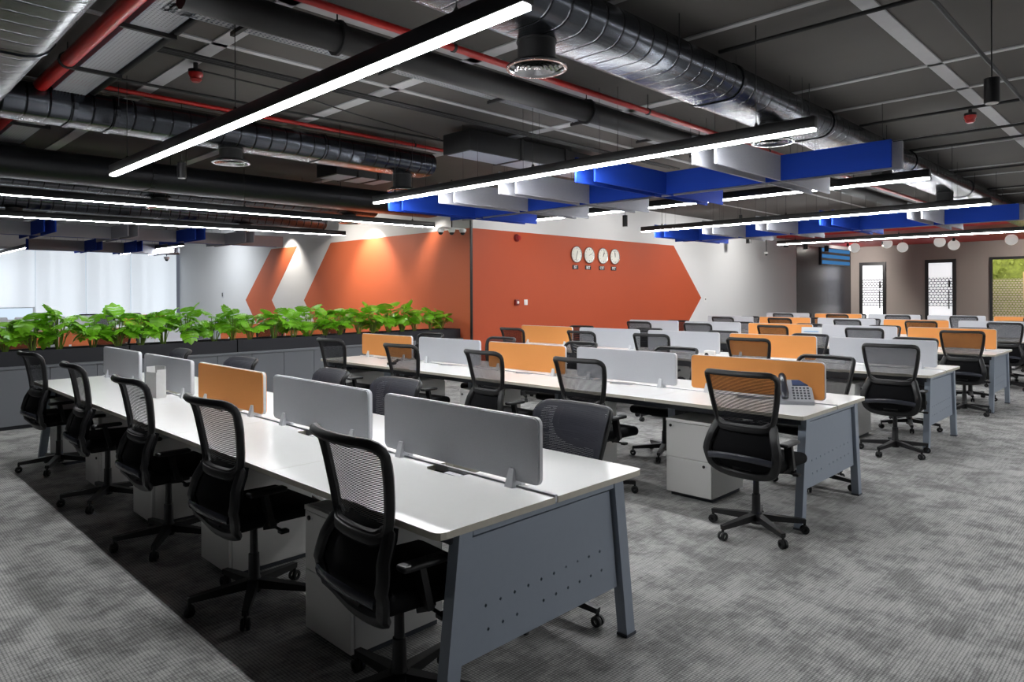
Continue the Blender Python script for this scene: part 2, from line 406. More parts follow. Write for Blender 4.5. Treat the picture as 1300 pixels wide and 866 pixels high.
# red soffit by the far wall
struct(MB().box((21.8, YB, 3.32), (XF - .01, YC - .02, CEIL)).build('trim_2', mat('red_soffit_paint', (186, 38, 34), .5)), 'red painted soffit dropped along the far wall', 'soffit')
# enclosing walls out of sight
struct(MB().box((XB - .15, YB, 0), (XB, YW, CEIL)).build('wall_back_left', mat('charcoal_paint', (62, 62, 64), .8)), 'plain charcoal wall closing the aisle side', 'wall')
struct(MB().box((XB, YB - .15, 0), (XF, YB, CEIL)).build('wall_back', mat('charcoal_paint', (62, 62, 64), .8)), 'plain charcoal wall closing the near end', 'wall')

# window wall with roller blinds
def blind_mat():
    m = mat('lit_roller_blind', (214, 222, 232), .8, noise=.0)
    nt, b = nodes_of(m); N = nt.nodes.new; L = nt.links.new
    tc = N('ShaderNodeTexCoord'); mp = N('ShaderNodeMapping'); mp.inputs['Scale'].default_value = (1.6, 1, .06); L(tc.outputs['Object'], mp.inputs[0])
    n = N('ShaderNodeTexNoise'); n.inputs['Scale'].default_value = 1.2; L(mp.outputs[0], n.inputs['Vector'])
    r = N('ShaderNodeMapRange'); r.inputs[1].default_value = .35; r.inputs[2].default_value = .6; r.inputs[3].default_value = .62 * BLIND; r.inputs[4].default_value = .9 * BLIND
    L(n.outputs['Fac'], r.inputs[0]); b.inputs['Emission Color'].default_value = (.86, .93, 1, 1); L(r.outputs[0], b.inputs['Emission Strength'])
    return m
M_BLIND = blind_mat()
M_PANE = emission('daylight_pane', (.7, .84, 1.0), .8)
wn = MB().box((XB, YW, 0), (XL, YW + .2, .85)).box((XB, YW, 2.95), (XL, YW + .2, CEIL)).build('wall_windows', M_WHITEWALL); struct(wn, 'window wall under and over the tall blinds', 'wall')
edges = [8.5, 7.1, 5.86, 4.56, 3.0]
for i in range(4):
    a, c = edges[i + 1], edges[i]
    w = bpy.data.objects.new('window_%d' % (i + 1), None); COL.objects.link(w); w.location = (a, YW, .85)
    struct(w, ['tall window by the white wall with its blind down', 'second tall window from the white wall, blind down', 'third tall window from the white wall, blind down', 'window at the edge with its blind part raised'][i], 'window')
    ww = c - a
    MB().box((0, .02, 0), (.05, .12, 2.1)).box((ww - .05, .02, 0), (ww, .12, 2.1)).box((.05, .02, 0), (ww - .05, .12, .05)).box((.05, .02, 2.05), (ww - .05, .12, 2.1)).build('window_frame', M_WHITE, w)
    MB().box((.05, .08, .05), (ww - .05, .09, 2.05)).build('glass_pane', M_PANE, w)
    zb = .4 if i == 3 else .02
    MB().box((.02, -.03, zb), (ww - .02, -.022, 2.06)).build('roller_blind', M_BLIND, w)
    MB().rbox((.02, -.045, zb - .025), (ww - .02, -.01, zb), .006).build('blind_rail', M_CLAMP, w)
    MB().lathe([(.035, 0), (.035, ww - .04)], (.02, -.03, 2.09), 12, 'x').build('blind_roller', M_CLAMP, w)

# ------------------------------------------------------------------ ducts, pipes and trays under the slab
def oval(w, h, n=8):
    """flat-oval outline, width w, height h"""
    r = h / 2; p = []
    for k in range(n + 1): a = -PI / 2 + PI * k / n; p.append((w / 2 - r + r * math.cos(a), r * math.sin(a)))
    for k in range(n + 1): a = PI / 2 + PI * k / n; p.append((-w / 2 + r + r * math.cos(a), r * math.sin(a)))
    return p
def duct(label, axis, a, b, c, z, w, h, m, collars=(), group='ceiling ducts'):
    """flat-oval duct along axis from a to b, centre line at c, z; origin at its start"""
    loc = (a, c, z) if axis == 'x' else (c, a, z)
    t = thing('ventilation_duct', label, 'duct', loc, 0, group)
    bd = MB(); bd.prism(oval(w, h), axis, 0, b - a)
    for f in bd.bm.faces:
        if len(f.verts) == 4: f.smooth = True
    bd.build('duct_body', m, t)
    for q in collars:
        MB().prism(oval(w + .02, h + .02), axis, q - a - .025, q - a + .025).build('flange', m, t)
    ln = b - a; k = .9
    while k < ln:
        rb = MB()
        for sgn in (-1, 1):
            x, y = (k, sgn * w / 2) if axis == 'x' else (sgn * w / 2, k)
            rb.tube([(x, y, -h * .2), (x, y, CEIL - z)], .004, 5)
        rb.build('hanger_rod', M_DUCTBLK, t); k += 2.4
    return t
duct('galvanised oval duct over the near ends of the benches', 'x', 1.16, 21.5, 2.95, 3.35, .56, .3, M_DUCTX, (2.2, 5.5, 7.55, 10.6, 14))
duct('wide silver duct running over the shadowed aisle', 'y', -1.0, 9.0, .68, 3.23, .85, .36, M_DUCTY, (1.5, 5.2))
duct('silver duct crossing over the far ends of the first two benches', 'x', 1.16, 5.95, 7.57, 3.33, .55, .3, M_DUCTX, (1.7, 2.05, 4.3))
duct('dark duct over the planter', 'x', .3, 8.1, 10.1, 3.17, .6, .36, M_DUCTBLK if 0 else mat('dull_dark_duct', (44, 45, 48), .4, .7, noise=.15), (3.2,))
duct('grey duct beyond the planter', 'x', .3, 7.6, 11.3, 3.22, .5, .34, M_DUCTX, ())
duct('grey duct near the windows', 'x', .3, 8.2, 14.2, 3.22, .5, .34, M_DUCTX, ())
def diffuser(label, x, y, ztop, zb=3.02, r=.2, m=M_DUCTBLK):
    t = thing('ceiling_diffuser', label, 'diffuser', (x, y, zb), 0, 'round ceiling diffusers')
    MB().lathe([(r * .62, .04), (r * .62, ztop - zb), (r * .62 * .99, ztop - zb)], n=24).lathe([(r * .66, ztop - zb - .03), (r * .66, ztop - zb - .02)], n=24).build('neck', m, t)
    rg = MB(); rg.lathe([(r * .66, .05), (r, .012), (r, 0), (r * .9, 0), (r * .86, .015)], n=28, cap=False).build('outer_ring', M_CHROME, t)
    inn = MB()
    for q in (.74, .58, .42, .26): inn.lathe([(r * q, .006), (r * (q - .1), .035), (r * (q - .12), .035), (r * (q - .02), .006)], n=28, cap=False)
    inn.lathe([(.001, .0), (r * .12, .006), (r * .14, .03)], n=16)
    inn.build('louvre_rings', M_CHROME, t)
    MB().lathe([(r * .8, .038), (r * .8, .042)], n=24).build('dark_throat', M_DUCTBLK, t)
    return t
diffuser('round diffuser hanging between the first two pendant lights', 3.33, 3.05, 3.22)
diffuser('round diffuser above the third bench by the galvanised duct', 6.62, 2.93, 3.22)
diffuser('round diffuser above the fourth bench by the galvanised duct', 9.95, 2.93, 3.22)
diffuser('round diffuser above the fifth bench by the galvanised duct', 13.2, 2.93, 3.22)
diffuser('round diffuser under the silver duct over the far end of the first bench', 3.27, 7.6, 3.2)
diffuser('round diffuser under the silver duct over the far end of the second bench', 5.6, 7.6, 3.2, 2.95)
diffuser('round diffuser beyond the planter near the window side', 3.75, 11.3, 3.08, 2.9)
diffuser('round diffuser beyond the planter near the orange wall', 7.1, 11.3, 3.08, 2.9)
diffuser('round diffuser of the window duct, aisle side', 2.4, 14.2, 3.08, 2.9)
diffuser('round diffuser of the window duct, wall side', 6.4, 14.2, 3.08, 2.9)

def pipe(name, label, cat, path, r, m, clips=(), group='ceiling pipes'):
    p0 = Vector(path[0]); t = thing(name, label, cat, p0, 0, group)
    MB().tube([Vector(p) - p0 for p in path], r, 12).build('pipe_run', m, t)
    for q in clips:
        q = Vector(q) - p0
        MB().lathe([(r * 1.25, -.012), (r * 1.25, .012)], q, 12, 'x' if abs(path[1][0] - path[0][0]) > abs(path[1][1] - path[0][1]) else 'y').tube([q + Vector((0, 0, r)), q + Vector((0, 0, CEIL - p0.z - .014))], .005, 6).build('pipe_clip', M_DUCTBLK, t)
    return t
pipe('sprinkler_pipe', 'thick red pipe beside the wide silver duct', 'pipe', [(1.44, -1, 3.44), (1.44, 14, 3.44)], .055, M_RED, [(1.44, 3, 3.44), (1.44, 6.4, 3.44)])
pipe('sprinkler_pipe', 'slim red pipe along the black insulated pipe', 'pipe', [(1.6, 3.96, 3.41), (17, 3.96, 3.41)], .028, M_RED, [(x, 3.96, 3.41) for x in (3.4, 6, 8.8, 12)])
pipe('sprinkler_pipe', 'slim red pipe over the silver crossing duct', 'pipe', [(1.5, 7.32, 3.53), (8.4, 7.32, 3.53)], .022, M_RED, [(3.3, 7.32, 3.53), (5.6, 7.32, 3.53)])
pipe('insulated_pipe', 'black insulated pipe beside the slim red pipe', 'pipe', [(1.55, 4.28, 3.36), (16, 4.28, 3.36)], .1, M_DUCTBLK, [(x, 4.28, 3.36) for x in (2.6, 5.4, 7.6, 10)])
pipe('conduit', 'black conduit beside the perforated tray over the shadowed aisle', 'pipe', [(1.86, -1, 3.46), (1.86, 9.2, 3.46)], .025, M_DUCTBLK, [(1.86, 4.6, 3.46)])
def conduit(label, path, r=.016): pipe('conduit', label, 'pipe', path, r, M_DUCTBLK, (), 'thin black conduits')
conduit('black conduit turning a corner over the open aisle', [(5.21, 2.75, 3.52), (5.21, 1.3, 3.52), (5.24, 1.25, 3.52), (5.3, 1.24, 3.52), (9.4, 1.24, 3.52)])
conduit('short black conduit second along the bent conduit', [(8.7, 2.8, 3.52), (8.7, 1.26, 3.52)])
conduit('short black conduit third along the bent conduit', [(9.97, 2.8, 3.52), (9.97, -1, 3.52)])
conduit('short black conduit fourth along the bent conduit', [(10.72, 2.8, 3.52), (10.72, -1, 3.52)])
conduit('black conduit crossing over the sixth bench', [(13.2, 2.8, 3.52), (13.2, -2, 3.52)])
conduit('black conduit beyond the pale slab bands', [(15.8, 2.8, 3.52), (15.8, -2, 3.52)])
for i, y in enumerate((5.75, 5.83, 5.92)):
    conduit(['lowest', 'middle', 'topmost'][i] + ' cable of the trio crossing the slab above the benches', [(1.8, y, 3.5 + .012 * i), (9.5, y - .05, 3.5 + .012 * i)], .012)
conduit('black cable looping from the red detector to the tray', [(2.36, 6.2, 3.53), (3.2, 6.3, 3.55), (4.2, 6.55, 3.54), (5.6, 6.8, 3.53)], .008)
conduit('black conduit crossing above the second bench', [(1.9, 7.0, 3.54), (8.2, 6.85, 3.54)], .014)
def tray(label, axis, a, b, c, w, z, m):
    loc = (a, c, z) if axis == 'x' else (c, a, z); t = thing('cable_tray', label, 'cable tray', loc, 0, 'perforated cable trays')
    L = b - a
    if axis == 'x':
        MB().box((0, -w / 2, 0), (L, w / 2, .003)).build('tray_floor', m, t)
        for s in (-1, 1): MB().box((0, s * w / 2 - .003, 0), (L, s * w / 2 + .003, .05)).build('tray_rim', M_STEEL, t)
    else:
        MB().box((-w / 2, 0, 0), (w / 2, L, .003)).build('tray_floor', m, t)
        for s in (-1, 1): MB().box((s * w / 2 - .003, 0, 0), (s * w / 2 + .003, L, .05)).build('tray_rim', M_STEEL, t)
    k = .5
    while k < L:
        p = lambda u, v, z: (u, v, z) if axis == 'x' else (v, u, z)
        MB().bar(p(k, -w / 2 - .06, -.015), p(k, w / 2 + .06, -.015), .03).tube([p(k, -w / 2 - .04, 0), p(k, -w / 2 - .04, CEIL - z)], .005, 6).tube([p(k, w / 2 + .04, 0), p(k, w / 2 + .04, CEIL - z)], .005, 6).build('tray_bracket', M_DUCTBLK, t)
        k += 1.25
tray('wide perforated tray beside the thick red pipe', 'y', 2.2, 13, 1.66, .25, 3.42, M_TRAY)
tray('perforated tray crossing the ceiling beside the black insulated pipe', 'x', 1.6, 12, 4.68, .22, 3.42, M_BASKET)
def ac_box(label, x0, x1, y0, y1, z0, z1):
    t = thing('ceiling_unit', label, 'air duct box', (x0, y0, z0), 0, 'black air boxes')
    MB().rbox((0, 0, 0), (x1 - x0, y1 - y0, z1 - z0), .01).build('box_body', M_DUCTBLK, t)
    MB().box((.04, .04, -.004), (x1 - x0 - .04, y1 - y0 - .04, .001)).build('bottom_panel', M_STEEL, t)
    for q in ((x1 - x0) * .35, (x1 - x0) * .7): MB().box((q, -.012, -.012), (q + .05, y1 - y0 + .012, z1 - z0 + .006)).build('flange', M_DUCTBLK, t)
ac_box('black rectangular air box over the second bench', 5.5, 8.0, 6.12, 6.62, 3.28, 3.53)
ac_box('black air box above the planter', 5.2, 6.2, 8.6, 9.15, 3.27, 3.52)

# ------------------------------------------------------------------ pendant strip lights
def pendant(label, p, q, n_c=3, slim=False):
    p = Vector(p); q = Vector(q); L = (q - p).length; an = math.atan2(q.y - p.y, q.x - p.x)
    t = thing('pendant_strip_light', label, 'pendant light', p, an, 'linear pendant lights')
    t.rotation_euler = (0, -math.asin((q.z - p.z) / L), an)
    MB().rbox((0, -.034, .004), (L, .034, .09), .004).build('housing', M_LEDBODY, t)
    MB().box((.012, -.014 if slim else -.026, -.003 if slim else -.013), (L - .012, .014 if slim else .026, .006)).build('light_strip', M_LED, t)
    for k in range(n_c):
        x = .45 + (L - .9) * k / (n_c - 1); zt = CEIL - (p.z + (q.z - p.z) * x / L)
        MB().tube([(x, 0, .09), (x, 0, zt)], .003, 5).lathe([(.02, .09), (.008, .12)], (x, 0, 0), 8).build('suspension_wire', M_LEDBODY, t)
    return t
for k, x in enumerate(XC):
    z = 2.735 if k < 4 else 2.78
    pendant('long black pendant light above the %s bench' % ORD[k], (x, 1.93, z), (x, 7.5, z))
pendant('pendant light strip over the planter', (1.0, 9.72, 2.72), (7.6, 9.4, 2.72), slim=True)
pendant('pendant light strip beyond the planter', (1.0, 12.35, 2.72), (7.35, 11.85, 2.72), slim=True)
pendant('pendant light running towards the windows, aisle side', (3.5, 18.3, 2.69), (3.5, 23.2, 2.69), 2, True)
pendant('pendant light running towards the windows, white wall side', (5.9, 16.3, 2.69), (5.9, 20.8, 2.69), 2, True)
for x, nm in ((5.08, 'second'), (8.11, 'third'), (11.13, 'fourth'), (14.15, 'fifth')):  # out-of-view pendants added to light the bench end frames
    pendant('added unseen pendant light across the open aisle in line with the %s bench' % nm, (x, -6.2, 2.74), (x, -.7, 2.74))

# cylinder spotlights
def spot(label, x, y, z, zc=CEIL, h=.16, r=.045):
    t = thing('cylinder_spotlight', label, 'spotlight', (x, y, z), 0, 'black cylinder pendants')
    MB().lathe([(r * .9, 0), (r, .004), (r, h), (r * .3, h + .01)], n=18).build('lamp_body', M_LEDBODY, t)
    MB().lathe([(r * .8, -.004), (r * .8, .004)], n=16).build('lens', M_WHITE, t)
    MB().tube([(0, 0, h), (0, 0, zc - z)], .004, 6).build('cable', M_LEDBODY, t)
spot('black cylinder pendant hanging over the open aisle', 5.4, .93, 2.78)
spot('black cylinder pendant beyond the far end of the first light', 2.75, 7.62, 2.8)
spot('black cylinder pendant against the white wall above the clocks', 10.2, 7.22, 2.75, h=.2)
for i, (x, y) in enumerate(((18.5, 8.9), (21.0, 8.9), (22.5, 8.9), (24.3, 8.9))):
    spot(ORD[i] + ' small black spotlight along the white wall from the arrow tip', x, y, 2.95, h=.2, r=.07)

def washer(label, x, y, aim, power, z=3.32, wide=False, col=(1, .93, .84)):
    t = thing('wall_washer_spotlight', label, 'spotlight', (x, y, z), 0, 'wall washer spotlights')
    MB().lathe([(.035, 0), (.04, .004), (.04, .1), (.015, .105)], n=16).build('lamp_body', M_LEDBODY, t)
    MB().tube([(0, 0, .1), (0, 0, CEIL - z)], .006, 6).build('stem', M_LEDBODY, t)
    l = bpy.data.lights.new('washer_light', 'SPOT'); l.energy = power; l.spot_size = math.radians(150 if wide else 88); l.spot_blend = 1.0 if wide else .7; l.shadow_soft_size = .035; l.color = col
    o = bpy.data.objects.new('washer_light', l); COL.objects.link(o); o.parent = t; o.location = (0, 0, -.02)
    o.rotation_euler = Vector(aim).to_track_quat('-Z', 'Y').to_euler()
washer('black spotlight washing the orange wall close to its corner', 8.05, 10.35, (.35, 0, -1), 190)
washer('black spotlight washing the middle of the side orange field', 8.05, 12.7, (.35, 0, -1), 190)
washer('added black spotlight washing the orange chevron', 8.05, 16.4, (.35, 0, -1), 130)  # extra lamp added to lift the wall around the chevron
washer('added wide fill spotlight on the side orange field', 7.0, 13.4, (.8, -.3, -1), 170, wide=True)  # fill lamp added to even out the orange wall
washer('added daylight fill spotlight on the white end of the side wall', 6.9, 19.4, (.8, .2, -1), 150, wide=True, col=(.9, .95, 1))  # added cool fill, stands in for daylight from the windows
for i, x in enumerate((9.8, 12.6, 15.6, 18.6)):
    washer('added wide fill spotlight facing the clock wall, %s from its corner' % ORD[i], x, 7.7, (0, 1, -.75), (80, 85, 105, 130)[i], wide=True, col=(1, .97, .93))  # lamps added to brighten the clock wall evenly
for i, y in enumerate((8.75, 7.6, 5.5, 3.0)):
    washer('added wide fill spotlight facing the grey far wall, %s from its corner' % ORD[i], 25.9, y, (1, 0, -.8), 320, z=3.2, wide=True, col=(1, .95, .9))  # added lamps that lift the dim far wall

M_GLOBE = mat('lit_opal_glass', (225, 224, 220), .4, emit=.35)
# globe lamps at the far wall
for i, (y, z) in enumerate(((8.55, 3.14), (7.5, 3.24), (7.02, 3.08), (5.92, 3.2), (5.52, 3.08), (3.99, 3.16))):
    t = thing('globe_lamp', 'white globe lamp, %s from the dark corner under the red soffit' % ORD[i], 'globe lamp', (26, y, z), 0, 'white globe lamps')
    MB().lathe([(.17 * math.sin(a) + .001, -.17 * math.cos(a)) for a in [PI * j / 12 for j in range(13)]], n=20).build('globe', M_GLOBE, t)
    MB().tube([(0, 0, .16), (0, 0, 3.33 - z)], .008, 6).build('stem', M_LEDBODY, t)

# ------------------------------------------------------------------ felt baffles
def baffle_cluster(xc, zb, names, y0=1.83, flip=False, place=None, ys=(2.8, 4.05, 5.1, 6.1, 7.1), L=5.8, cl=2.5, cols='WBWWB'):
    h = .24; t = .024
    def one(col, a, b, label, z):
        o = thing('acoustic_baffle', label, 'acoustic baffle', ((a[0] + b[0]) / 2, (a[1] + b[1]) / 2, z), math.atan2(b[1] - a[1], b[0] - a[0]), 'hanging felt baffles')
        ln = math.hypot(b[0] - a[0], b[1] - a[1])
        MB().rbox((-ln / 2, -t / 2, 0), (ln / 2, t / 2, h), .003, 1).build('felt_panel', M_BLUE if col == 'B' else M_GREYFELT, o)
        for s in (-.35, .35):
            MB().tube([(s * ln, 0, h), (s * ln, 0, CEIL - z)], .0022, 5).build('hanging_wire', M_LEDBODY, o)
    if place is None:
        P = lambda u, v: (xc + u, v)
    else: P = place
    c0, c1 = ('W', 'B') if flip else ('B', 'W'); nm = {'B': 'blue', 'W': 'grey'}
    one(c0, P(0, y0), P(0, y0 + L), 'long %s felt baffle ' % nm[c0] + names, zb)
    one(c1, P(.14, y0 - .05), P(.14, y0 + L - .1), 'long %s felt baffle backing the %s one ' % (nm[c1], nm[c0]) + names, zb)
    for i, (y, c) in enumerate(zip(ys, cols)):
        for j in (0, 1):
            one(c, P(-cl / 2 - .1 * j, y + .15 * j), P(cl / 2 - .1 * j, y + .15 * j),
                '%s %s felt crosspiece of the %s pair %s' % ('front' if j == 0 else 'back', 'blue' if c == 'B' else 'grey', ORD[i], names), zb - .001 * (j + 1) - .0005 * i)
baffle_cluster(6.48, 2.62, 'hung between the second and third benches')
baffle_cluster(12.55, 2.62, 'hung between the fourth and fifth benches')
baffle_cluster(0, 2.66, 'hung beyond the planter', flip=True, place=lambda u, v: (1.0 + v - 1.83, 14.9 + u * .8), ys=(3.6, 4.9, 6.1, 7.1), L=6.6, cols='BWBW')
baffle_cluster(0, 2.58, 'hung in front of the windows', flip=True, place=lambda u, v: (3.3 + (v - 1.83) * .68, 18.0 + u * .7), ys=(3.4, 4.6, 5.8), L=4.6, cols='BBW')

# ------------------------------------------------------------------ benches
def desktop_poly(w, d, notch, rnd=None):
    """w along y, d along x; divider side at x=d with a cable notch"""
    n0, n1, nd = w * .42, w * .42 + .24, .07
    p = [(0, 0), (d, 0), (d, n0), (d - nd * .7, n0), (d - nd, n0 + .03), (d - nd, n1 - .03), (d - nd * .7, n1), (d, n1), (d, w), (0, w)]
    if rnd == 'lo':
        p = [(.035, 0), (d, 0)] + p[2:] + [(0, .035), (.004, .018), (.014, .006)]
    elif rnd == 'hi':
        p = p[:-1] + [(.035, w), (.014, w - .006), (.004, w - .018), (0, w - .035)]
    return p
def two_tone(o, zt):
    o.data.materials.append(M_EDGE)
    for f in o.data.polygons:
        if abs(f.normal.z) < .5: f.material_index = 1
def end_panel_mesh():
    bm = bmesh.new()
    out = [(-.464, .24), (.464, .24), (.41, .679), (-.41, .679)]
    loops = [out]
    for row, (z0, z1) in enumerate(((.415, .43), (.325, .345))):
        for i in range(10):
            if row == 1 and i == 3: continue
            x = -.34 + i * .0755 + (.0 if row == 0 else .012); z = z0 + (z1 - z0) * i / 9
            loops.append([(x - .007, z), (x, z - .008), (x + .007, z), (x, z + .008)])
    ed = []
    for lp in loops:
        v = [bm.verts.new((x, 0, z)) for x, z in lp]
        for i in range(len(v)): ed.append(bm.edges.new((v[i], v[(i + 1) % len(v)])))
    bmesh.ops.triangle_fill(bm, use_beauty=True, use_dissolve=False, edges=ed)
    g = bmesh.ops.extrude_face_region(bm, geom=list(bm.faces))
    bmesh.ops.translate(bm, vec=(0, .018, 0), verts=[e for e in g['geom'] if isinstance(e, bmesh.types.BMVert)])
    return bm
def make_bench():
    t = thing('office_bench', '', 'desk')
    for s in (-1, 1):
        for k in range(5):
            b = MB(); rnd = 'lo' if k == 0 else 'hi' if k == 4 else None
            b.prism([(-.6 + x if s < 0 else .6 - x, Y0 + k * MOD + .001 + y) for x, y in desktop_poly(MOD - .002, .592, True, rnd)], 'z', .725, .75)
            o = b.build('desktop', M_TOP, t); two_tone(o, .75)
            # cable flap hinged in the notch
            y = Y0 + k * MOD + .001 + (MOD - .002) * .42 + .03
            MB().rbox((s * .014, y, .728), (s * .05, y + .1, .742), .003).build('cable_flap', M_CLAMP, t)
        MB().box((s * .5, Y0 + .06, .675), (s * .46, Y1 - .06, .724)).build('side_rail', M_DARKSTEEL, t)
    MB().box((-.007, Y0 + .004, .728), (.007, Y1 - .004, .757)).build('divider_rail', M_SCRTRIM, t)
    MB().box((-.14, Y0 + .12, .6), (-.13, Y1 - .12, .7)).box((.13, Y0 + .12, .6), (.14, Y1 - .12, .7)).box((-.13, Y0 + .12, .6), (.13, Y1 - .12, .61)).build('cable_trough', M_DARKSTEEL, t)
    for e in (0, 1):
        y = Y0 + .05 if e == 0 else Y1 - .05; so = 1 if e == 0 else -1
        ep = bpy.data.objects.new('end_frame', None); COL.objects.link(ep); ep.parent = t; ep.location = (0, y, 0); ep.rotation_euler = (0, 0, 0 if e == 0 else PI)
        MB().merge(end_panel_mesh()).build('perforated_panel', M_STEEL, ep)
        for s in (-1, 1):
            MB().prism([(s * .57, 0), (s * .51, 0), (s * .418, .724), (s * .482, .724)], 'y', -.022, .03).build('leg', M_STEEL, ep)
            MB().box((s * .575, -.025, 0), (s * .505, .033, .012)).build('foot', M_DARKSTEEL, ep)
        gs = MB()
        for s in (-1, 1): gs.bar((s * .47, .024, .24), (s * .415, .024, .69), .026, .012)
        gs.box((-.42, .018, .67), (.42, .03, .698)).build('gap_shade_strip', M_BLACK, ep)  # black strip behind the panel paints its open gap as a shade line
        MB().box((-.416, -.02, .694), (.416, .03, .724)).build('crossbar', M_STEEL, ep)
    for k in range(1, 5):
        y = Y0 + k * MOD
        for s in (-1, 1):
            MB().box((s * .2, y - .02, 0), (s * .24, y + .02, .724)).build('leg', M_STEEL, t)
    return t
bench0 = make_bench()
for k, x in enumerate(XC):
    lab = 'white ten-seat bench desk with slanted grey end frames, %s row from the shadowed aisle' % ORD[k]
    if k == 0: bench0.location = (x, 0, 0); bench0['label'] = lab; bench0['group'] = 'rows of bench desks'
    else: dup(bench0, (x, 0, 0), 0, lab, 'rows of bench desks')

# screens
def make_screen(m, cname):
    t = thing('desk_screen', '', 'desk screen')
    w = 1.07; r = .025; z0, z1 = .775, 1.05
    def rr(a, x0, x1, y0, y1):
        p = []
        for cx, cy, s in ((x1 - a, y1 - a, 0), (x0 + a, y1 - a, 1), (x0 + a, y0 + a, 2), (x1 - a, y0 + a, 3)):
            for k in range(5): an = PI / 2 * (s + k / 4); p.append((cx + a * math.cos(an), cy + a * math.sin(an)))
        return p
    MB().prism(rr(r, -w / 2 + .005, w / 2 - .005, z0 + .005, z1 - .005), 'x', -.014, .014).build('fabric_panel', m, t)
    MB().prism(rr(r + .004, -w / 2, w / 2, z0, z1), 'x', -.0085, .0085).build('edge_band', M_SCRTRIM, t)
    for s in (-1, 1):
        c = MB(); y = s * .385
        for q in (-1, 1):
            vs = [(q * .0145, y - .022, .75), (q * .042, y - .022, .75), (q * .042, y + .022, .75), (q * .0145, y + .022, .75),
                  (q * .0145, y - .014, .825), (q * .022, y - .014, .825), (q * .022, y + .014, .825), (q * .0145, y + .014, .825)]
            c.add(vs, [(3, 2, 1, 0), (4, 5, 6, 7), (0, 1, 5, 4), (1, 2, 6, 5), (2, 3, 7, 6), (3, 0, 4, 7)])
        c.box((-.0144, y - .02, .7575), (.0144, y + .02, .776)).build('clamp', M_CLAMP, t)
    return t
SCOL = ['GGOGG', 'OGOGO', 'GOGGO', 'OGOGG', 'GOGOG', 'OGGOG']
PLACE = ['at the aisle end', 'second from the aisle end', 'in the middle', 'second from the planter end', 'at the planter end']
proto_s = {}
for k in range(6):
    for j in range(5):
        c = SCOL[k][j]; nm = 'grey' if c == 'G' else 'orange'
        lab = '%s fabric desk screen %s of the %s bench' % (nm, PLACE[j], ORD[k])
        loc = (XC[k], Y0 + MOD * (j + .5) + .012, 0)
        if c not in proto_s:
            proto_s[c] = make_screen(M_GREYFAB if c == 'G' else M_ORFAB, nm); o = proto_s[c]; o.location = loc; o['label'] = lab; o['group'] = 'desk screens'
        else: dup(proto_s[c], loc, 0, lab, 'desk screens')

# pedestals
def make_pedestal():
    t = thing('drawer_pedestal', '', 'pedestal')       # front faces -x
    MB().rbox((.018, -.19, .03), (.5, .19, .592), .004, 1).build('body', M_PED, t)
    MB().box((.04, -.17, 0), (.48, .17, .03)).build('plinth', M_DARKSTEEL, t)
    MB().box((-.002, -.19, .572), (.018, .19, .592)).build('top_lip', M_PED, t)
    for z0, z1, ly, lz in ((.304, .568, .15, .54), (.034, .3, -.13, .265)):
        d = MB().rbox((0, -.188, z0), (.017, .188, z1), .002, 1).build('drawer', M_PED, t)
        MB().lathe([(.011, 0), (.011, -.006), (.006, -.008)], (0, ly, lz), 12, 'x').build('lock', mat('dark_lock', (60, 58, 56), .3, .6), d)
        MB().box((-.0015, ly - .028, lz - .004), (0, ly - .018, lz + .004)).build('key_plate', M_CLAMP, d)
    return t
ped0 = None
for k in range(6):
    for j in range(5):
        lab = 'white two-drawer pedestal %s under the %s bench' % (PLACE[j], ORD[k])
        loc = (XC[k] - .48 + (.02 if k else 0), Y0 + MOD * j + .92, 0)
        if ped0 is None: ped0 = make_pedestal(); ped0.location = loc; ped0['label'] = lab; ped0['group'] = 'drawer pedestals'
        else: dup(ped0, loc, 0, lab, 'drawer pedestals')

# ------------------------------------------------------------------ chairs
def lerp_t(tab, z):
    for (a, u), (b, v) in zip(tab, tab[1:]):
        if z <= b: return u + (v - u) * max(0, min(1, (z - a) / (b - a)))
    return tab[-1][1]
XBK = [(.40, -.17), (.46, -.235), (.55, -.262), (.64, -.235), (.72, -.185), (.8, -.195), (.95, -.226), (1.0, -.24), (1.03, -.256), (1.056, -.288)]
def bk(y, z, off=0): return Vector((lerp_t(XBK, z) + .85 * y * y + off, y, z))
def rounded(pts, r, n=4):
    out = []
    m = len(pts)
    for i in range(m):
        p0, p1, p2 = Vector(pts[i - 1]), Vector(pts[i]), Vector(pts[(i + 1) % m])
        rr = r[i] if isinstance(r, (list, tuple)) else r
        d0 = (p0 - p1); d2 = (p2 - p1); a = p1 + d0.normalized() * min(rr, d0.length * .45); c = p1 + d2.normalized() * min(rr, d2.length * .45)
        for k in range(n + 1):
            t = k / n; out.append((a * (1 - t) ** 2 + p1 * 2 * t * (1 - t) + c * t * t))
    return out
def dense(pts, step=.05):
    out = []
    m = len(pts)
    for i in range(m):
        a, b = Vector(pts[i]), Vector(pts[(i + 1) % m]); n = max(1, int((b - a).length / step))
        for k in range(n): out.append(a + (b - a) * k / n)
    return out
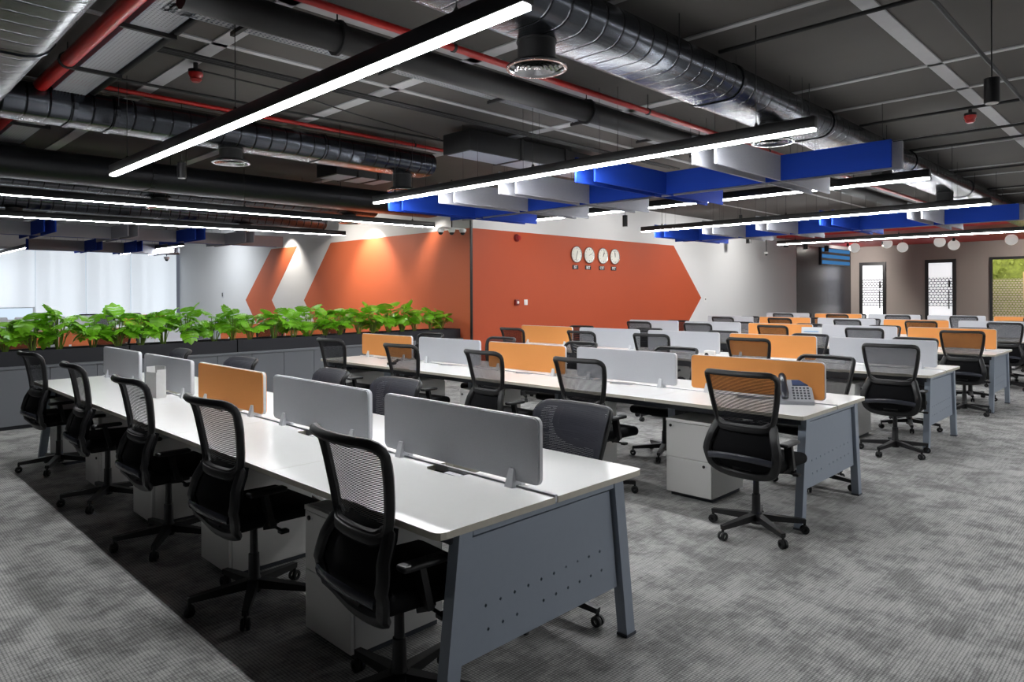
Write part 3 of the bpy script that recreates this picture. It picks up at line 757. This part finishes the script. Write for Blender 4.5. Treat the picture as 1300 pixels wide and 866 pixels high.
def make_chair():
    t = thing('office_chair', '', 'chair')
    # star base
    for k in range(5):
        a = 2 * PI * k / 5 + .35; d = Vector((math.cos(a), math.sin(a), 0))
        l = MB().bar(Vector((0, 0, .105)) + d * .02, Vector((0, 0, .082)) + d * .305, .05, .045, .03, .026).build('base_leg', M_BLACK, t)
        c = bpy.data.objects.new('caster', None)
        n = Vector((-d.y, d.x, 0)); o = d * .3
        wb = MB()
        for s in (-1, 1):
            ring = []; 
            for rr, th in ((.012, .022), (.026, .02), (.028, .014), (.028, .006), (.02, .004)):
                ring.append([o + n * s * th + (d * math.cos(q) + Vector((0, 0, 1)) * math.sin(q)) * rr + Vector((0, 0, .0285)) for q in [2 * PI * i / 12 for i in range(13)]])
            wb.grid(ring)
        wb.tube([o + Vector((0, 0, .028)), o + Vector((0, 0, .085))], .009, 6)
        wb.build('caster', M_BLACK, t)
    MB().lathe([(.034, .06), (.036, .125), (.028, .14), (.026, .25), (.02, .252), (.018, .41)], n=14).build('gas_column', M_BLACK, t)
    MB().rbox((-.13, -.09, .395), (.1, .09, .445), .012).bar((-.1, 0, .42), (-.2, 0, .46), .12, .03).build('tilt_mechanism', M_BLACK, t)
    MB().tube([(.02, -.08, .42), (.02, -.24, .415)], .007, 6).rbox((0, -.275, .405), (.045, -.235, .423), .005).build('lever', M_BLACK, t)
    # seat
    sm = MB(); sm.rbox((-.2, -.235, .44), (.265, .235, .515), .036, 4)
    for v in sm.bm.verts:
        u = max(0, (v.co.x - .1) / .165); v.co.z -= .02 * u * u; v.co.z += .012 * (abs(v.co.y) / .235) ** 2
    sm.build('seat', M_BLACKFAB, t)
    # back frame: upper mesh loop and lower bulging loop
    up = rounded([(-.236, 1.052), (.236, 1.052), (.222, .9), (.18, .705), (-.18, .705), (-.222, .9)], [.05, .05, .1, .06, .06, .1])
    lo_ = rounded([(-.178, .735), (-.205, .66), (-.238, .55), (-.2, .43), (-.1, .405), (.1, .405), (.2, .43), (.238, .55), (.205, .66), (.178, .735), (.14, .70), (-.14, .70)], [.03, .1, .1, .09, .06, .06, .09, .1, .1, .03, .03, .03])
    up = dense([(p.x, p.y) for p in up], .05); lo_ = dense([(p.x, p.y) for p in lo_], .05)
    fr = MB().tube([bk(p[0], p[1]) for p in up], .016, 8, True, ry=.02).tube([bk(p[0], p[1], .003) for p in lo_], .02, 8, True, ry=.03)
    fr.build('back_frame', M_BLACK, t)
    rows = []
    for i in range(13):
        z = .71 + (1.045 - .71) * i / 12; hw = lerp_t([(.705, .178), (.9, .22), (1.052, .234)], z) - .006
        rows.append([bk(hw * (j / 8 * 2 - 1), z, .004) for j in range(9)])
    MB().grid(rows).build('mesh_backrest', M_MESH, t)
    rows = []
    LW = [(.41, .12), (.43, .19), (.55, .228), (.66, .198), (.735, .176)]
    for i in range(10):
        z = .412 + (.73 - .412) * i / 9; hw = lerp_t(LW, z) - .004
        rows.append([bk(hw * (j / 8 * 2 - 1), z, .022) for j in range(9)])
    rows2 = [[p + Vector((.03, 0, 0)) for p in r] for r in rows]
    MB().grid(rows).grid(rows2, flip=True).build('lumbar_pad', M_BLACKFAB, t)
    MB().tube([bk(y, .535 - .5 * y * y, -.016) for y in [(-.21 + .42 * i / 12) for i in range(13)]], .009, 8, ry=.02).build('lumbar_bar', M_BLACKGL, t)
    # arms
    for s in (-1, 1):
        am = MB().bar((-.02, s * .2, .43), (-.035, s * .24, .47), .06, .02).bar((-.035, s * .24, .455), (-.07, s * .242, .61), .055, .026, .05, .024)
        o = am.build('armrest', M_BLACK, t)
        MB().rbox((-.15, s * .244 - .03, .606), (.04, s * .244 + .03, .63), .011, 3).build('arm_pad', M_BLACK, o)
    return t
M_RIBFAB = see_through('ribbed_black_fabric', (40, 41, 49), 'lines', 110, .93)
def dense_back(c=[]):
    if not c:
        rows = []
        for i in range(15):
            z = .69 + (1.062 - .69) * i / 14; hw = lerp_t([(.69, .2), (.9, .232), (1.02, .246), (1.062, .226)], z)
            rows.append([bk(hw * (j / 10 * 2 - 1), z, .024) for j in range(11)])
        o = MB().grid(rows).build('backrest_cover', M_RIBFAB); c.append(o.data); bpy.data.objects.remove(o)
    return c[0]
chair0 = make_chair()
first = [True]
def chair(x, y, rz, label, group, name=None):
    if first[0]:
        first[0] = False; chair0.location = (x, y, 0); chair0.rotation_euler = (0, 0, rz); chair0['label'] = label; chair0['group'] = group; return chair0
    return dup(chair0, (x, y, 0), rz, label, group)
NEARY = {0: [2.15, 3.38, 4.57, 5.84, 7.3], 1: [2.02, 3.33, 4.39, 5.62, 6.94], 2: [2.05, 3.46, 4.70, 5.73, 7.05], 3: [2.09, 3.24, 4.5, 5.78, 6.9],
         4: [2.1, 3.3, 4.45, 5.7, 6.9], 5: [2.05, 3.3, 4.5, 5.7, 6.95]}
FARY = {0: [2.28, 3.82, 4.7, 6.18, 7.72], 1: [2.2, 3.6, 4.8, 6.05, 7.4], 2: [2.3, 3.5, 4.7, 5.9, 7.2], 3: [2.3, 3.5, 4.7, 5.9, 7.2], 4: [2.3, 3.5, 4.7, 5.9, 7.2], 5: [2.3, 3.5, 4.7, 5.9, 7.2]}
rnd = random.Random(3)
for k in range(6):
    for j in range(5):
        dx = .745 if k else .5
        chair(XC[k] - dx - (0 if k == 0 else rnd.uniform(0, .05)), NEARY[k][j], rnd.uniform(-.1, .1) if k else (-.07, .03, .0, -.05, .08)[j], 'black mesh chair %s, near side of the %s bench' % (PLACE[j], ORD[k]), 'chairs on the near sides of the benches')
    for j in range(5):
        o = chair(XC[k] + (.48 if k == 0 else .6) + rnd.uniform(0, .04), FARY[k][j], PI + rnd.uniform(-.12, .12), 'black chair %s behind the screens of the %s bench' % (PLACE[j], ORD[k]), 'chairs on the far sides of the benches'); o.scale = (1, 1, .92 if k == 0 else .96)
        if k == 0:
            for ch in o.children:
                if ch.name.startswith('mesh_backrest'): ch.data = dense_back()

# ------------------------------------------------------------------ planter wall
PY = 9.78
cab0 = None
for k in range(9):
    x0 = k * 1.0; w = 1.0 if k < 8 else .54
    t = thing('storage_cabinet', 'grey low cabinet under the planter, %s' % ('at the orange wall end' if k == 8 else 'unit number %s counted from the orange wall' % ['', 'nine', 'eight', 'seven', 'six', 'five', 'four', 'three', 'two'][k + 1 if k < 8 else 0]), 'cabinet', (x0, PY, 0), 0, 'low cabinets under the plants')
    MB().box((.002, .02, .05), (w - .002, .46, .7)).build('body', M_CAB, t)
    MB().box((.002, .03, 0), (w - .002, .46, .05)).build('plinth', M_TROUGH, t)
    for q in ((0, .5), (.5, 1.0)) if k < 8 else ((0, .54),):
        MB().rbox((q[0] + .003, 0, .045), (q[1] - .003, .02, .698), .002, 1).build('door', M_CAB, t)
o = MB().rbox((0, -.02, .702), (8.58, .48, .738), .004, 1).build('counter_slab', M_CAB); o.location = (0, PY, 0)
tag(o, 'long grey slab on top of the low cabinets', 'countertop')
for k in range(6):
    w = 1.4; x0 = .05 + k * 1.415
    t = thing('planter_box', 'black planter trough, %s from the orange wall' % ORD[5 - k], 'planter', (x0, PY, .738), 0, 'black planter troughs')
    MB().box((0, 0, 0), (w, .012, .175)).box((0, .448, 0), (w, .46, .175)).box((0, .012, 0), (.012, .448, .175)).box((w - .012, .012, 0), (w, .448, .175)).build('trough', M_TROUGH, t)
    MB().box((.012, .012, 0), (w - .012, .448, .14)).build('soil', M_SOIL, t)

def leaf(b, base, ang, pitch, L, rng, droop):
    """split monstera leaf: heart outline with slits, curved along its midrib"""
    d = Vector((math.cos(ang), math.sin(ang), 0)); side = Vector((-math.sin(ang), math.cos(ang), 0))
    roll = rng.uniform(-.5, .5)
    up0 = Vector((0, 0, 1))
    def mid(t):
        p = pitch - droop * t
        return base + (d * math.cos(p) + up0 * math.sin(p)) * (L * t)
    def nrm(t):
        p = pitch - droop * t; return (-d * math.sin(p) + up0 * math.cos(p))
    lobes = [(-.12, .10, .40), (.06, .27, .56), (.23, .44, .6), (.40, .62, .54), (.58, .8, .42), (.76, 1.0, .24)]
    cr, sr = math.cos(roll), math.sin(roll)
    for s in (-1, 1):
        for i, (a, c, w) in enumerate(lobes):
            t0, t1 = max(0, a + .06), c; tip = (a + c) / 2 + .12
            n = nrm(tip); sv = side * s * cr + n * s * sr
            fold = n * (-.10 * L) + n * L * .06
            def pt(t, u): return mid(t) + sv * (w * L * u) + n * (L * (.12 * u - .2 * u * u))
            if i == 0: pts = [mid(0), pt(-.14, .45), pt(-.16, .8), pt(.0, 1.0), pt(.08, .9), mid(.08)]
            elif i == 5: pts = [mid(.76), pt(.8, .9), pt(.92, .7), mid(1.06)]
            else: pts = [mid(t0), pt(t0 + .05, .6), pt(tip - .09, .95), pt(tip + .02, 1.0), pt(tip + .09, .86), pt(t1 + .05, .5), mid(t1)]
            b.add(pts, [list(range(len(pts)))], True)
def make_plant(seed, nleaf):
    rng = random.Random(seed)
    t = thing('monstera_plant', '', 'plant')
    lb = MB(); sb = MB()
    for i in range(nleaf):
        a = 2 * PI * i / nleaf * 2.4 + rng.uniform(-.5, .5)
        top = i < 5
        out = rng.uniform(.02, .07) if top else rng.uniform(.07, .17); h = rng.uniform(.3, .42) if top else rng.uniform(.17, .38)
        tip = Vector((math.cos(a) * out, math.sin(a) * out * .8, h))
        b0 = Vector((math.cos(a) * .02, math.sin(a) * .02, 0))
        sb.tube([b0, b0 * .5 + tip * .5 + Vector((0, 0, .04)), tip], .005, 5)
        leaf(lb, tip, a + rng.uniform(-.5, .5), rng.uniform(.3, 1.3) if top else rng.uniform(-.45, .8), rng.uniform(.15, .21), rng, rng.uniform(.2, .8))
    lb.build('leaves', M_LEAF, t, auto=False); sb.build('stems', M_STEM, t)
    return t
protos = [make_plant(s, n) for s, n in ((11, 17), (12, 19), (13, 16), (14, 18), (15, 20))]
used = set()
rp = random.Random(5)
xs = [.95 + .305 * i for i in range(25)]
NUM = ['first', 'second', 'third', 'fourth', 'fifth', 'sixth', 'seventh', 'eighth', 'ninth', 'tenth', 'eleventh', 'twelfth', 'thirteenth', 'fourteenth', 'fifteenth', 'sixteenth', 'seventeenth', 'eighteenth', 'nineteenth', 'twentieth', 'twenty-first', 'twenty-second', 'twenty-third', 'twenty-fourth', 'twenty-fifth']
for i, x in enumerate(xs):
    lab = 'green split-leaf plant in the black trough, %s from the orange wall' % NUM[24 - i]
    loc = (x + rp.uniform(-.04, .04), PY + .2 + rp.uniform(-.05, .06), .878); rz = rp.uniform(0, 6.28); p = protos[i % 5]
    if i < 5: p.location = loc; p.rotation_euler = (0, 0, rz); p['label'] = lab; p['group'] = 'plants in the planter troughs'; o = p
    else: o = dup(p, loc, rz, lab, 'plants in the planter troughs')
    sc = rp.uniform(.88, 1.12); o.scale = (sc, sc, sc * (1 if i < 24 else .9))

# ------------------------------------------------------------------ benches and chairs beyond the planter
def rear_bench(y, label, x0, n):
    t = thing('office_bench', label, 'desk', (x0, y, 0), 0, 'benches beyond the planter')
    for s in (-1, 1):
        for k in range(n):
            MB().rbox((k * MOD + .001, min(s * .006, s * .6), .725), (k * MOD + MOD - .001, max(s * .006, s * .6), .75), .003, 1).build('desktop', M_TOP, t)
        MB().box((.06, s * .5, .675), (n * MOD - .06, s * .46, .724)).build('side_rail', M_DARKSTEEL, t)
    for e in (0, 1):
        x = .05 if e == 0 else n * MOD - .05
        f = MB().prism([(-.425, .24), (.425, .24), (.365, .69), (-.365, .69)], 'x', x - .008, x + .008).build('end_panel', M_STEEL, t)
        for s in (-1, 1): MB().prism([(s * .57, 0), (s * .51, 0), (s * .418, .724), (s * .482, .724)], 'x', x - .025, x + .025).build('leg', M_STEEL, t)
rear_bench(12.1, 'white bench desk just beyond the planter', 1.3, 5)
rear_bench(20.6, 'white bench desk by the window blinds', 2.2, 4)
proto_s['T'] = None
for j, c in enumerate('TTGTT'):
    if c == 'T' and proto_s[c] is None:
        proto_s[c] = make_screen(M_TERRA, ''); proto_s[c].location = (1.3 + MOD * .5, 12.1, 0); proto_s[c].rotation_euler = (0, 0, PI / 2); proto_s[c]['label'] = 'terracotta desk screen at the shadowed aisle end on the bench just beyond the planter'; proto_s[c]['group'] = 'desk screens beyond the planter'; continue
    src = proto_s[c]
    dup(src, (1.3 + MOD * (j + .5), 12.1, 0), PI / 2, '%s desk screen %s on the bench just beyond the planter' % ('terracotta' if c == 'T' else 'grey', PLACE[j].replace('aisle end', 'shadowed aisle end').replace('planter end', 'orange wall end')), 'desk screens beyond the planter')
for j, c in enumerate('GGGO'):
    dup(proto_s[c], (2.2 + MOD * (j + .5), 20.6, 0), PI / 2, '%s desk screen, %s along the bench by the window blinds' % ('orange' if c == 'O' else 'grey', ORD[j]), 'desk screens beyond the planter')
for j in range(5):
    chair(1.85 + 1.21 * j, 11.35, PI / 2 + rp.uniform(-.2, .2), 'black office chair seen through the plants, %s along the bench beyond the planter' % ORD[j], 'chairs beyond the planter')
for j in range(4):
    chair(2.75 + 1.21 * j, 19.85, PI / 2 + rp.uniform(-.3, .3), 'black office chair by the window bench, %s along it' % ORD[j], 'chairs beyond the planter')
    chair(2.85 + 1.21 * j, 21.4, -PI / 2 + rp.uniform(-.3, .3), 'black office chair between window bench and blinds, %s along it' % ORD[j], 'chairs beyond the planter')

# ------------------------------------------------------------------ small things on the wall
def text(body, size, loc, rot, m, parent, name='lettering'):
    c = bpy.data.curves.new(name, 'FONT'); c.body = body; c.size = size; c.align_x = 'CENTER'; c.align_y = 'CENTER'; c.extrude = .001; c.offset = .002
    tmp = bpy.data.objects.new(name + '_curve', c); COL.objects.link(tmp)
    me = bpy.data.meshes.new_from_object(tmp.evaluated_get(bpy.context.evaluated_depsgraph_get())); me.materials.clear(); me.materials.append(m)
    bpy.data.objects.remove(tmp); bpy.data.curves.remove(c)
    o = bpy.data.objects.new(name, me); COL.objects.link(o); o.parent = parent; o.location = loc; o.rotation_euler = rot
    return o
M_FACE = mat('clock_face_white', (236, 235, 226), .5, noise=.0)
for i, (x, nm, hh, mm) in enumerate(((11.66, 'IST', 12.55, 33), (12.1, 'EST', 2.2, 12), (12.6, 'CST', 1.0, 3), (13.05, 'PST', 12, 58))):
    t = thing('wall_clock', 'round white wall clock above the %s plate on the orange wall' % nm, 'clock', (x, YC - .004, 2.41), 0, 'four wall clocks')
    r = .185
    MB().lathe([(r * .9, -.03), (r * .97, -.04), (r, -.03), (r, 0)], (0, 0, 0), 32, 'y').build('rim', M_CHROME, t)
    MB().lathe([(r * .9, -.0335), (r * .9, -.03)], (0, 0, 0), 32, 'y').build('dial', M_FACE, t)
    nb = MB()
    for k in range(12):
        a = 2 * PI * k / 12; d = Vector((math.sin(a), 0, math.cos(a))); s = .035 if k % 3 == 0 else .022
        nb.bar(d * (r * .8 - s) + Vector((0, -.035, 0)), d * r * .8 + Vector((0, -.035, 0)), .014 if k % 3 == 0 else .009, .003)
    nb.build('hour_marks', M_BLACK, t)
    for nm2, ang, ln, w in (('hour_hand', hh / 12 * 2 * PI, .085, .012), ('minute_hand', mm / 60 * 2 * PI, .125, .008)):
        d = Vector((math.sin(ang), 0, math.cos(ang)))
        MB().bar(d * -.02 + Vector((0, -.038, 0)), d * ln + Vector((0, -.038, 0)), w, .003).build(nm2, M_BLACK, t)
    t2 = thing('zone_plate', 'small black plate reading %s under a wall clock' % nm, 'sign', (x - .02, YC - .004, 2.135), 0, 'time zone plates')
    MB().rbox((-.1, -.012, -.045), (.1, 0, .045), .004, 1).build('plate', M_BLACK, t2)
    text(nm, .085, (0, -.0135, 0), (PI / 2, 0, 0), M_WHITE, t2)
t = thing('fire_call_point', 'small dark red call point on the orange wall', 'call point', (9.8, YC - .004, 1.39))
MB().rbox((-.055, -.04, -.055), (.055, 0, .055), .006).build('housing', mat('dark_red_plastic', (120, 20, 22), .4), t)
MB().lathe([(.03, -.045), (.03, -.04)], (0.01, 0, 0), 16, 'y').build('push_glass', M_WHITE, t)
t = thing('light_switch', 'white square switch plate on the orange wall', 'switch', (10.07, YC - .004, 1.39))
MB().rbox((-.05, -.012, -.055), (.05, 0, .055), .004).build('plate', M_WHITE, t)
MB().rbox((-.025, -.018, -.035), (.025, -.012, .035), .003).build('rocker', M_WHITE, t)
t = thing('alarm_sounder', 'dark red alarm sounder high on the orange wall', 'alarm', (9.81, YC - .004, 2.67))
MB().lathe([(.075, 0), (.075, -.03), (.06, -.05), (.02, -.055)], (0, 0, 0), 20, 'y').build('sounder_body', mat('dark_red_plastic', (120, 20, 22), .4), t)
MB().lathe([(.05, -.052), (.045, -.07), (.01, -.072)], (.02, 0, 0), 16, 'y').build('beacon', M_RED, t)
t = thing('wall_socket', 'small socket plate beside the orange arrow tip', 'socket', (17.25, YC, 1.38))
MB().rbox((-.05, -.012, -.07), (.05, 0, .07), .004).build('plate', M_WHITE, t)
MB().box((-.02, -.016, -.01), (.02, -.011, .03)).build('socket_holes', M_BLACK, t)
t = thing('wall_thermostat', 'small dark control on the white wall above the plants', 'control', (XL, 20.6, 1.58))
MB().rbox((-.02, -.06, -.09), (0, .06, .09), .004).build('plate', M_CLAMP, t)
MB().box((-.024, -.035, -.05), (-.019, .035, .06)).build('display', M_BLACK, t)

# cameras
def dome(label, x, y, z, n=1, zc=CEIL):
    t = thing('security_camera', label, 'security camera', (x, y, z), 0, 'ceiling cameras')
    MB().tube([(0, 0, .06), (0, 0, zc - z)], .012, 8).build('drop_pole', M_LEDBODY, t)
    if n > 1: MB().rbox((-.26, -.05, .045), (.26, .05, .065), .005).build('mount_bar', M_WHITE, t)
    for k in range(n):
        q = (k - (n - 1) / 2) * .17
        c = MB().lathe([(.06, .045), (.065, .02), (.06, 0), (.045, -.02)], (q, -q * .6 if n > 1 else 0, 0), 16).build('camera_base', M_WHITE, t)
        MB().lathe([(.045, -.018), (.038, -.045), (.02, -.06), (.002, -.064)], (q, -q * .6 if n > 1 else 0, 0), 16).build('lens_dome', M_BLACK, c)
dome('triple camera cluster on a pole before the orange corner', 8.02, 9.42, 2.68, 3)
dome('single dome camera hanging before the window blinds', 6.3, 18.5, 2.5)
dome('dome camera below the baffles on the white wall side', 20.3, 9.2, 2.75)
def detector(label, x, y, z):
    t = thing('smoke_detector', label, 'detector', (x, y, z), 0, 'red ceiling detectors')
    MB().lathe([(.06, .05), (.06, .03), (.045, .0), (.05, -.01), (.03, -.03)], n=18).build('detector_head', M_RED, t)
    MB().lathe([(.062, .05), (.062, .075), (.02, .075), (.02, CEIL - z)], n=14).build('junction_box', M_LEDBODY, t)
detector('red detector over the far part of the first bench', 2.36, 6.2, 3.45)
detector('red detector over the open aisle', 9.0, 1.75, 3.45)

# ------------------------------------------------------------------ things on the desks
ZT = .75
def phone():
    t = thing('desk_phone', 'silver and black desk phone on the aisle end of the second bench', 'telephone', (5.02, 2.08, ZT), math.radians(-58)); t.scale = (1.2, 1.2, 1.3)
    # local: front of phone towards -y, width along x
    b = MB().prism([(-.09, 0), (.06, 0), (.06, .12), (.03, .125), (-.09, .02)], 'x', -.095, .105)
    b.build('phone_base', mat('silver_plastic', (176, 178, 184), .35), t)
    sl = math.atan2(.105, .12)
    def on(u, v, h=0): return Vector((u, -.09 + v * math.cos(sl) - h * math.sin(sl), .02 + v * math.sin(sl) + h * math.cos(sl)))
    def slab(name, u0, u1, v0, v1, h0, h1, m, bb=None):
        q = bb or MB(); vs = [on(u, v, h) for h in (h0, h1) for u, v in ((u0, v0), (u1, v0), (u1, v1), (u0, v1))]
        q.add(vs, [(3, 2, 1, 0), (4, 5, 6, 7), (0, 1, 5, 4), (1, 2, 6, 5), (2, 3, 7, 6), (3, 0, 4, 7)]); return q
    slab('', -.005, .085, .115, .155, 0, .003, None).build('screen', mat('phone_lcd', (70, 84, 120), .2), t)
    kb = MB()
    for r in range(5):
        for c in range(5): slab('', -.01 + c * .021, .002 + c * .021, .017 + r * .019, .026 + r * .019, 0, .003, None, kb)
    kb.build('keypad', mat('dark_grey_keys', (72, 74, 82), .5), t)
    hs = MB().tube([on(-.062, .0, .025), on(-.062, .03, .035), on(-.062, .09, .04), on(-.062, .14, .035), on(-.062, .165, .025)], [.02, .024, .02, .024, .02], 10)
    hs.build('handset', M_BLACKGL, t)
    MB().prism([(.058, 0), (.1, 0), (.062, .08)], 'x', -.08, .09).build('stand', M_BLACK, t)
phone()
t = thing('document_box', 'white open upright box on the first bench by a grey screen', 'box', (1.9, 5.86, ZT), math.radians(12))
MB().box((-.03, -.075, 0), (.05, .075, .006)).box((-.03, -.075, .006), (-.024, .075, .2)).box((-.024, .069, .006), (.05, .075, .24)).box((-.024, -.075, .006), (.05, -.069, .22)).box((.044, -.069, .006), (.05, .069, .245)).build('box_shell', M_WHITE, t)
MB().lathe([(.035, 0), (.04, .01), (.035, .018), (.01, .02)], (-.1, -.05, 0), 14).build('cable_puck', M_CHROME, t)
def tent(label, x, y, rz, w=.2, h=.24):
    t = thing('paper_stand', label, 'paper stand', (x, y, ZT), rz, 'paper stands on the benches')
    MB().add([(-.05, -w / 2, 0), (-.05, w / 2, 0), (0, w / 2, h), (0, -w / 2, h), (.05, -w / 2, 0), (.05, w / 2, 0), (.006, w / 2, h), (.006, -w / 2, h)], [(0, 1, 2, 3), (4, 7, 6, 5), (3, 2, 6, 7)]).build('folded_sheet', M_WHITE, t)
    MB().box((-.052, -w * .35, .2), (-.02, w * .35, .21)).build('header_strip', mat('pale_blue_print', (120, 170, 210), .6), t)
tent('white paper stand on the fourth bench beside an orange screen', 10.85, 4.2, .1, .3, .27)
tent('white paper stand on the sixth bench at the aisle end', 16.9, 2.1, .1, .5, .28)
t = thing('power_adapter', 'white device with a black dial on the third bench by the gap in the screens', 'device', (7.72, 4.22, ZT), .2); t.scale = (.7, .7, .7)
MB().rbox((-.05, -.09, 0), (.05, .09, .14), .008).build('case', M_WHITE, t)
MB().lathe([(.035, -.055), (.035, -.05)], (0, .04, .07), 14, 'x').build('dial', M_BLACK, t)
t = thing('cable_coil', 'black cable lying on the far part of the second bench', 'cable', (4.85, 6.75, ZT), .4)
MB().tube([(-.22, -.1, .012), (-.14, -.02, .012), (-.02, -.05, .012), (.06, .03, .012), (.16, .02, .012), (.22, .1, .012)], .008, 6).build('cable', M_BLACK, t)
MB().rbox((-.3, -.15, 0), (-.2, -.08, .03), .006).build('plug', M_BLACK, t)
t = thing('shoulder_bag', 'black bag standing on the second bench beside the end orange screen', 'bag', (5.3, 6.72, ZT), .2)
bg = MB(); bg.rbox((-.1, -.15, 0), (.1, .15, .2), .05, 4)
for v in bg.bm.verts:
    s = 1 - .35 * max(0, v.co.z / .2); v.co.x *= s
bg.build('bag_body', M_BLACKFAB, t)
MB().tube([(0, -.1, .17), (0, -.08, .26), (0, 0, .29), (0, .08, .26), (0, .1, .17)], .009, 6).build('handle', M_BLACK, t)
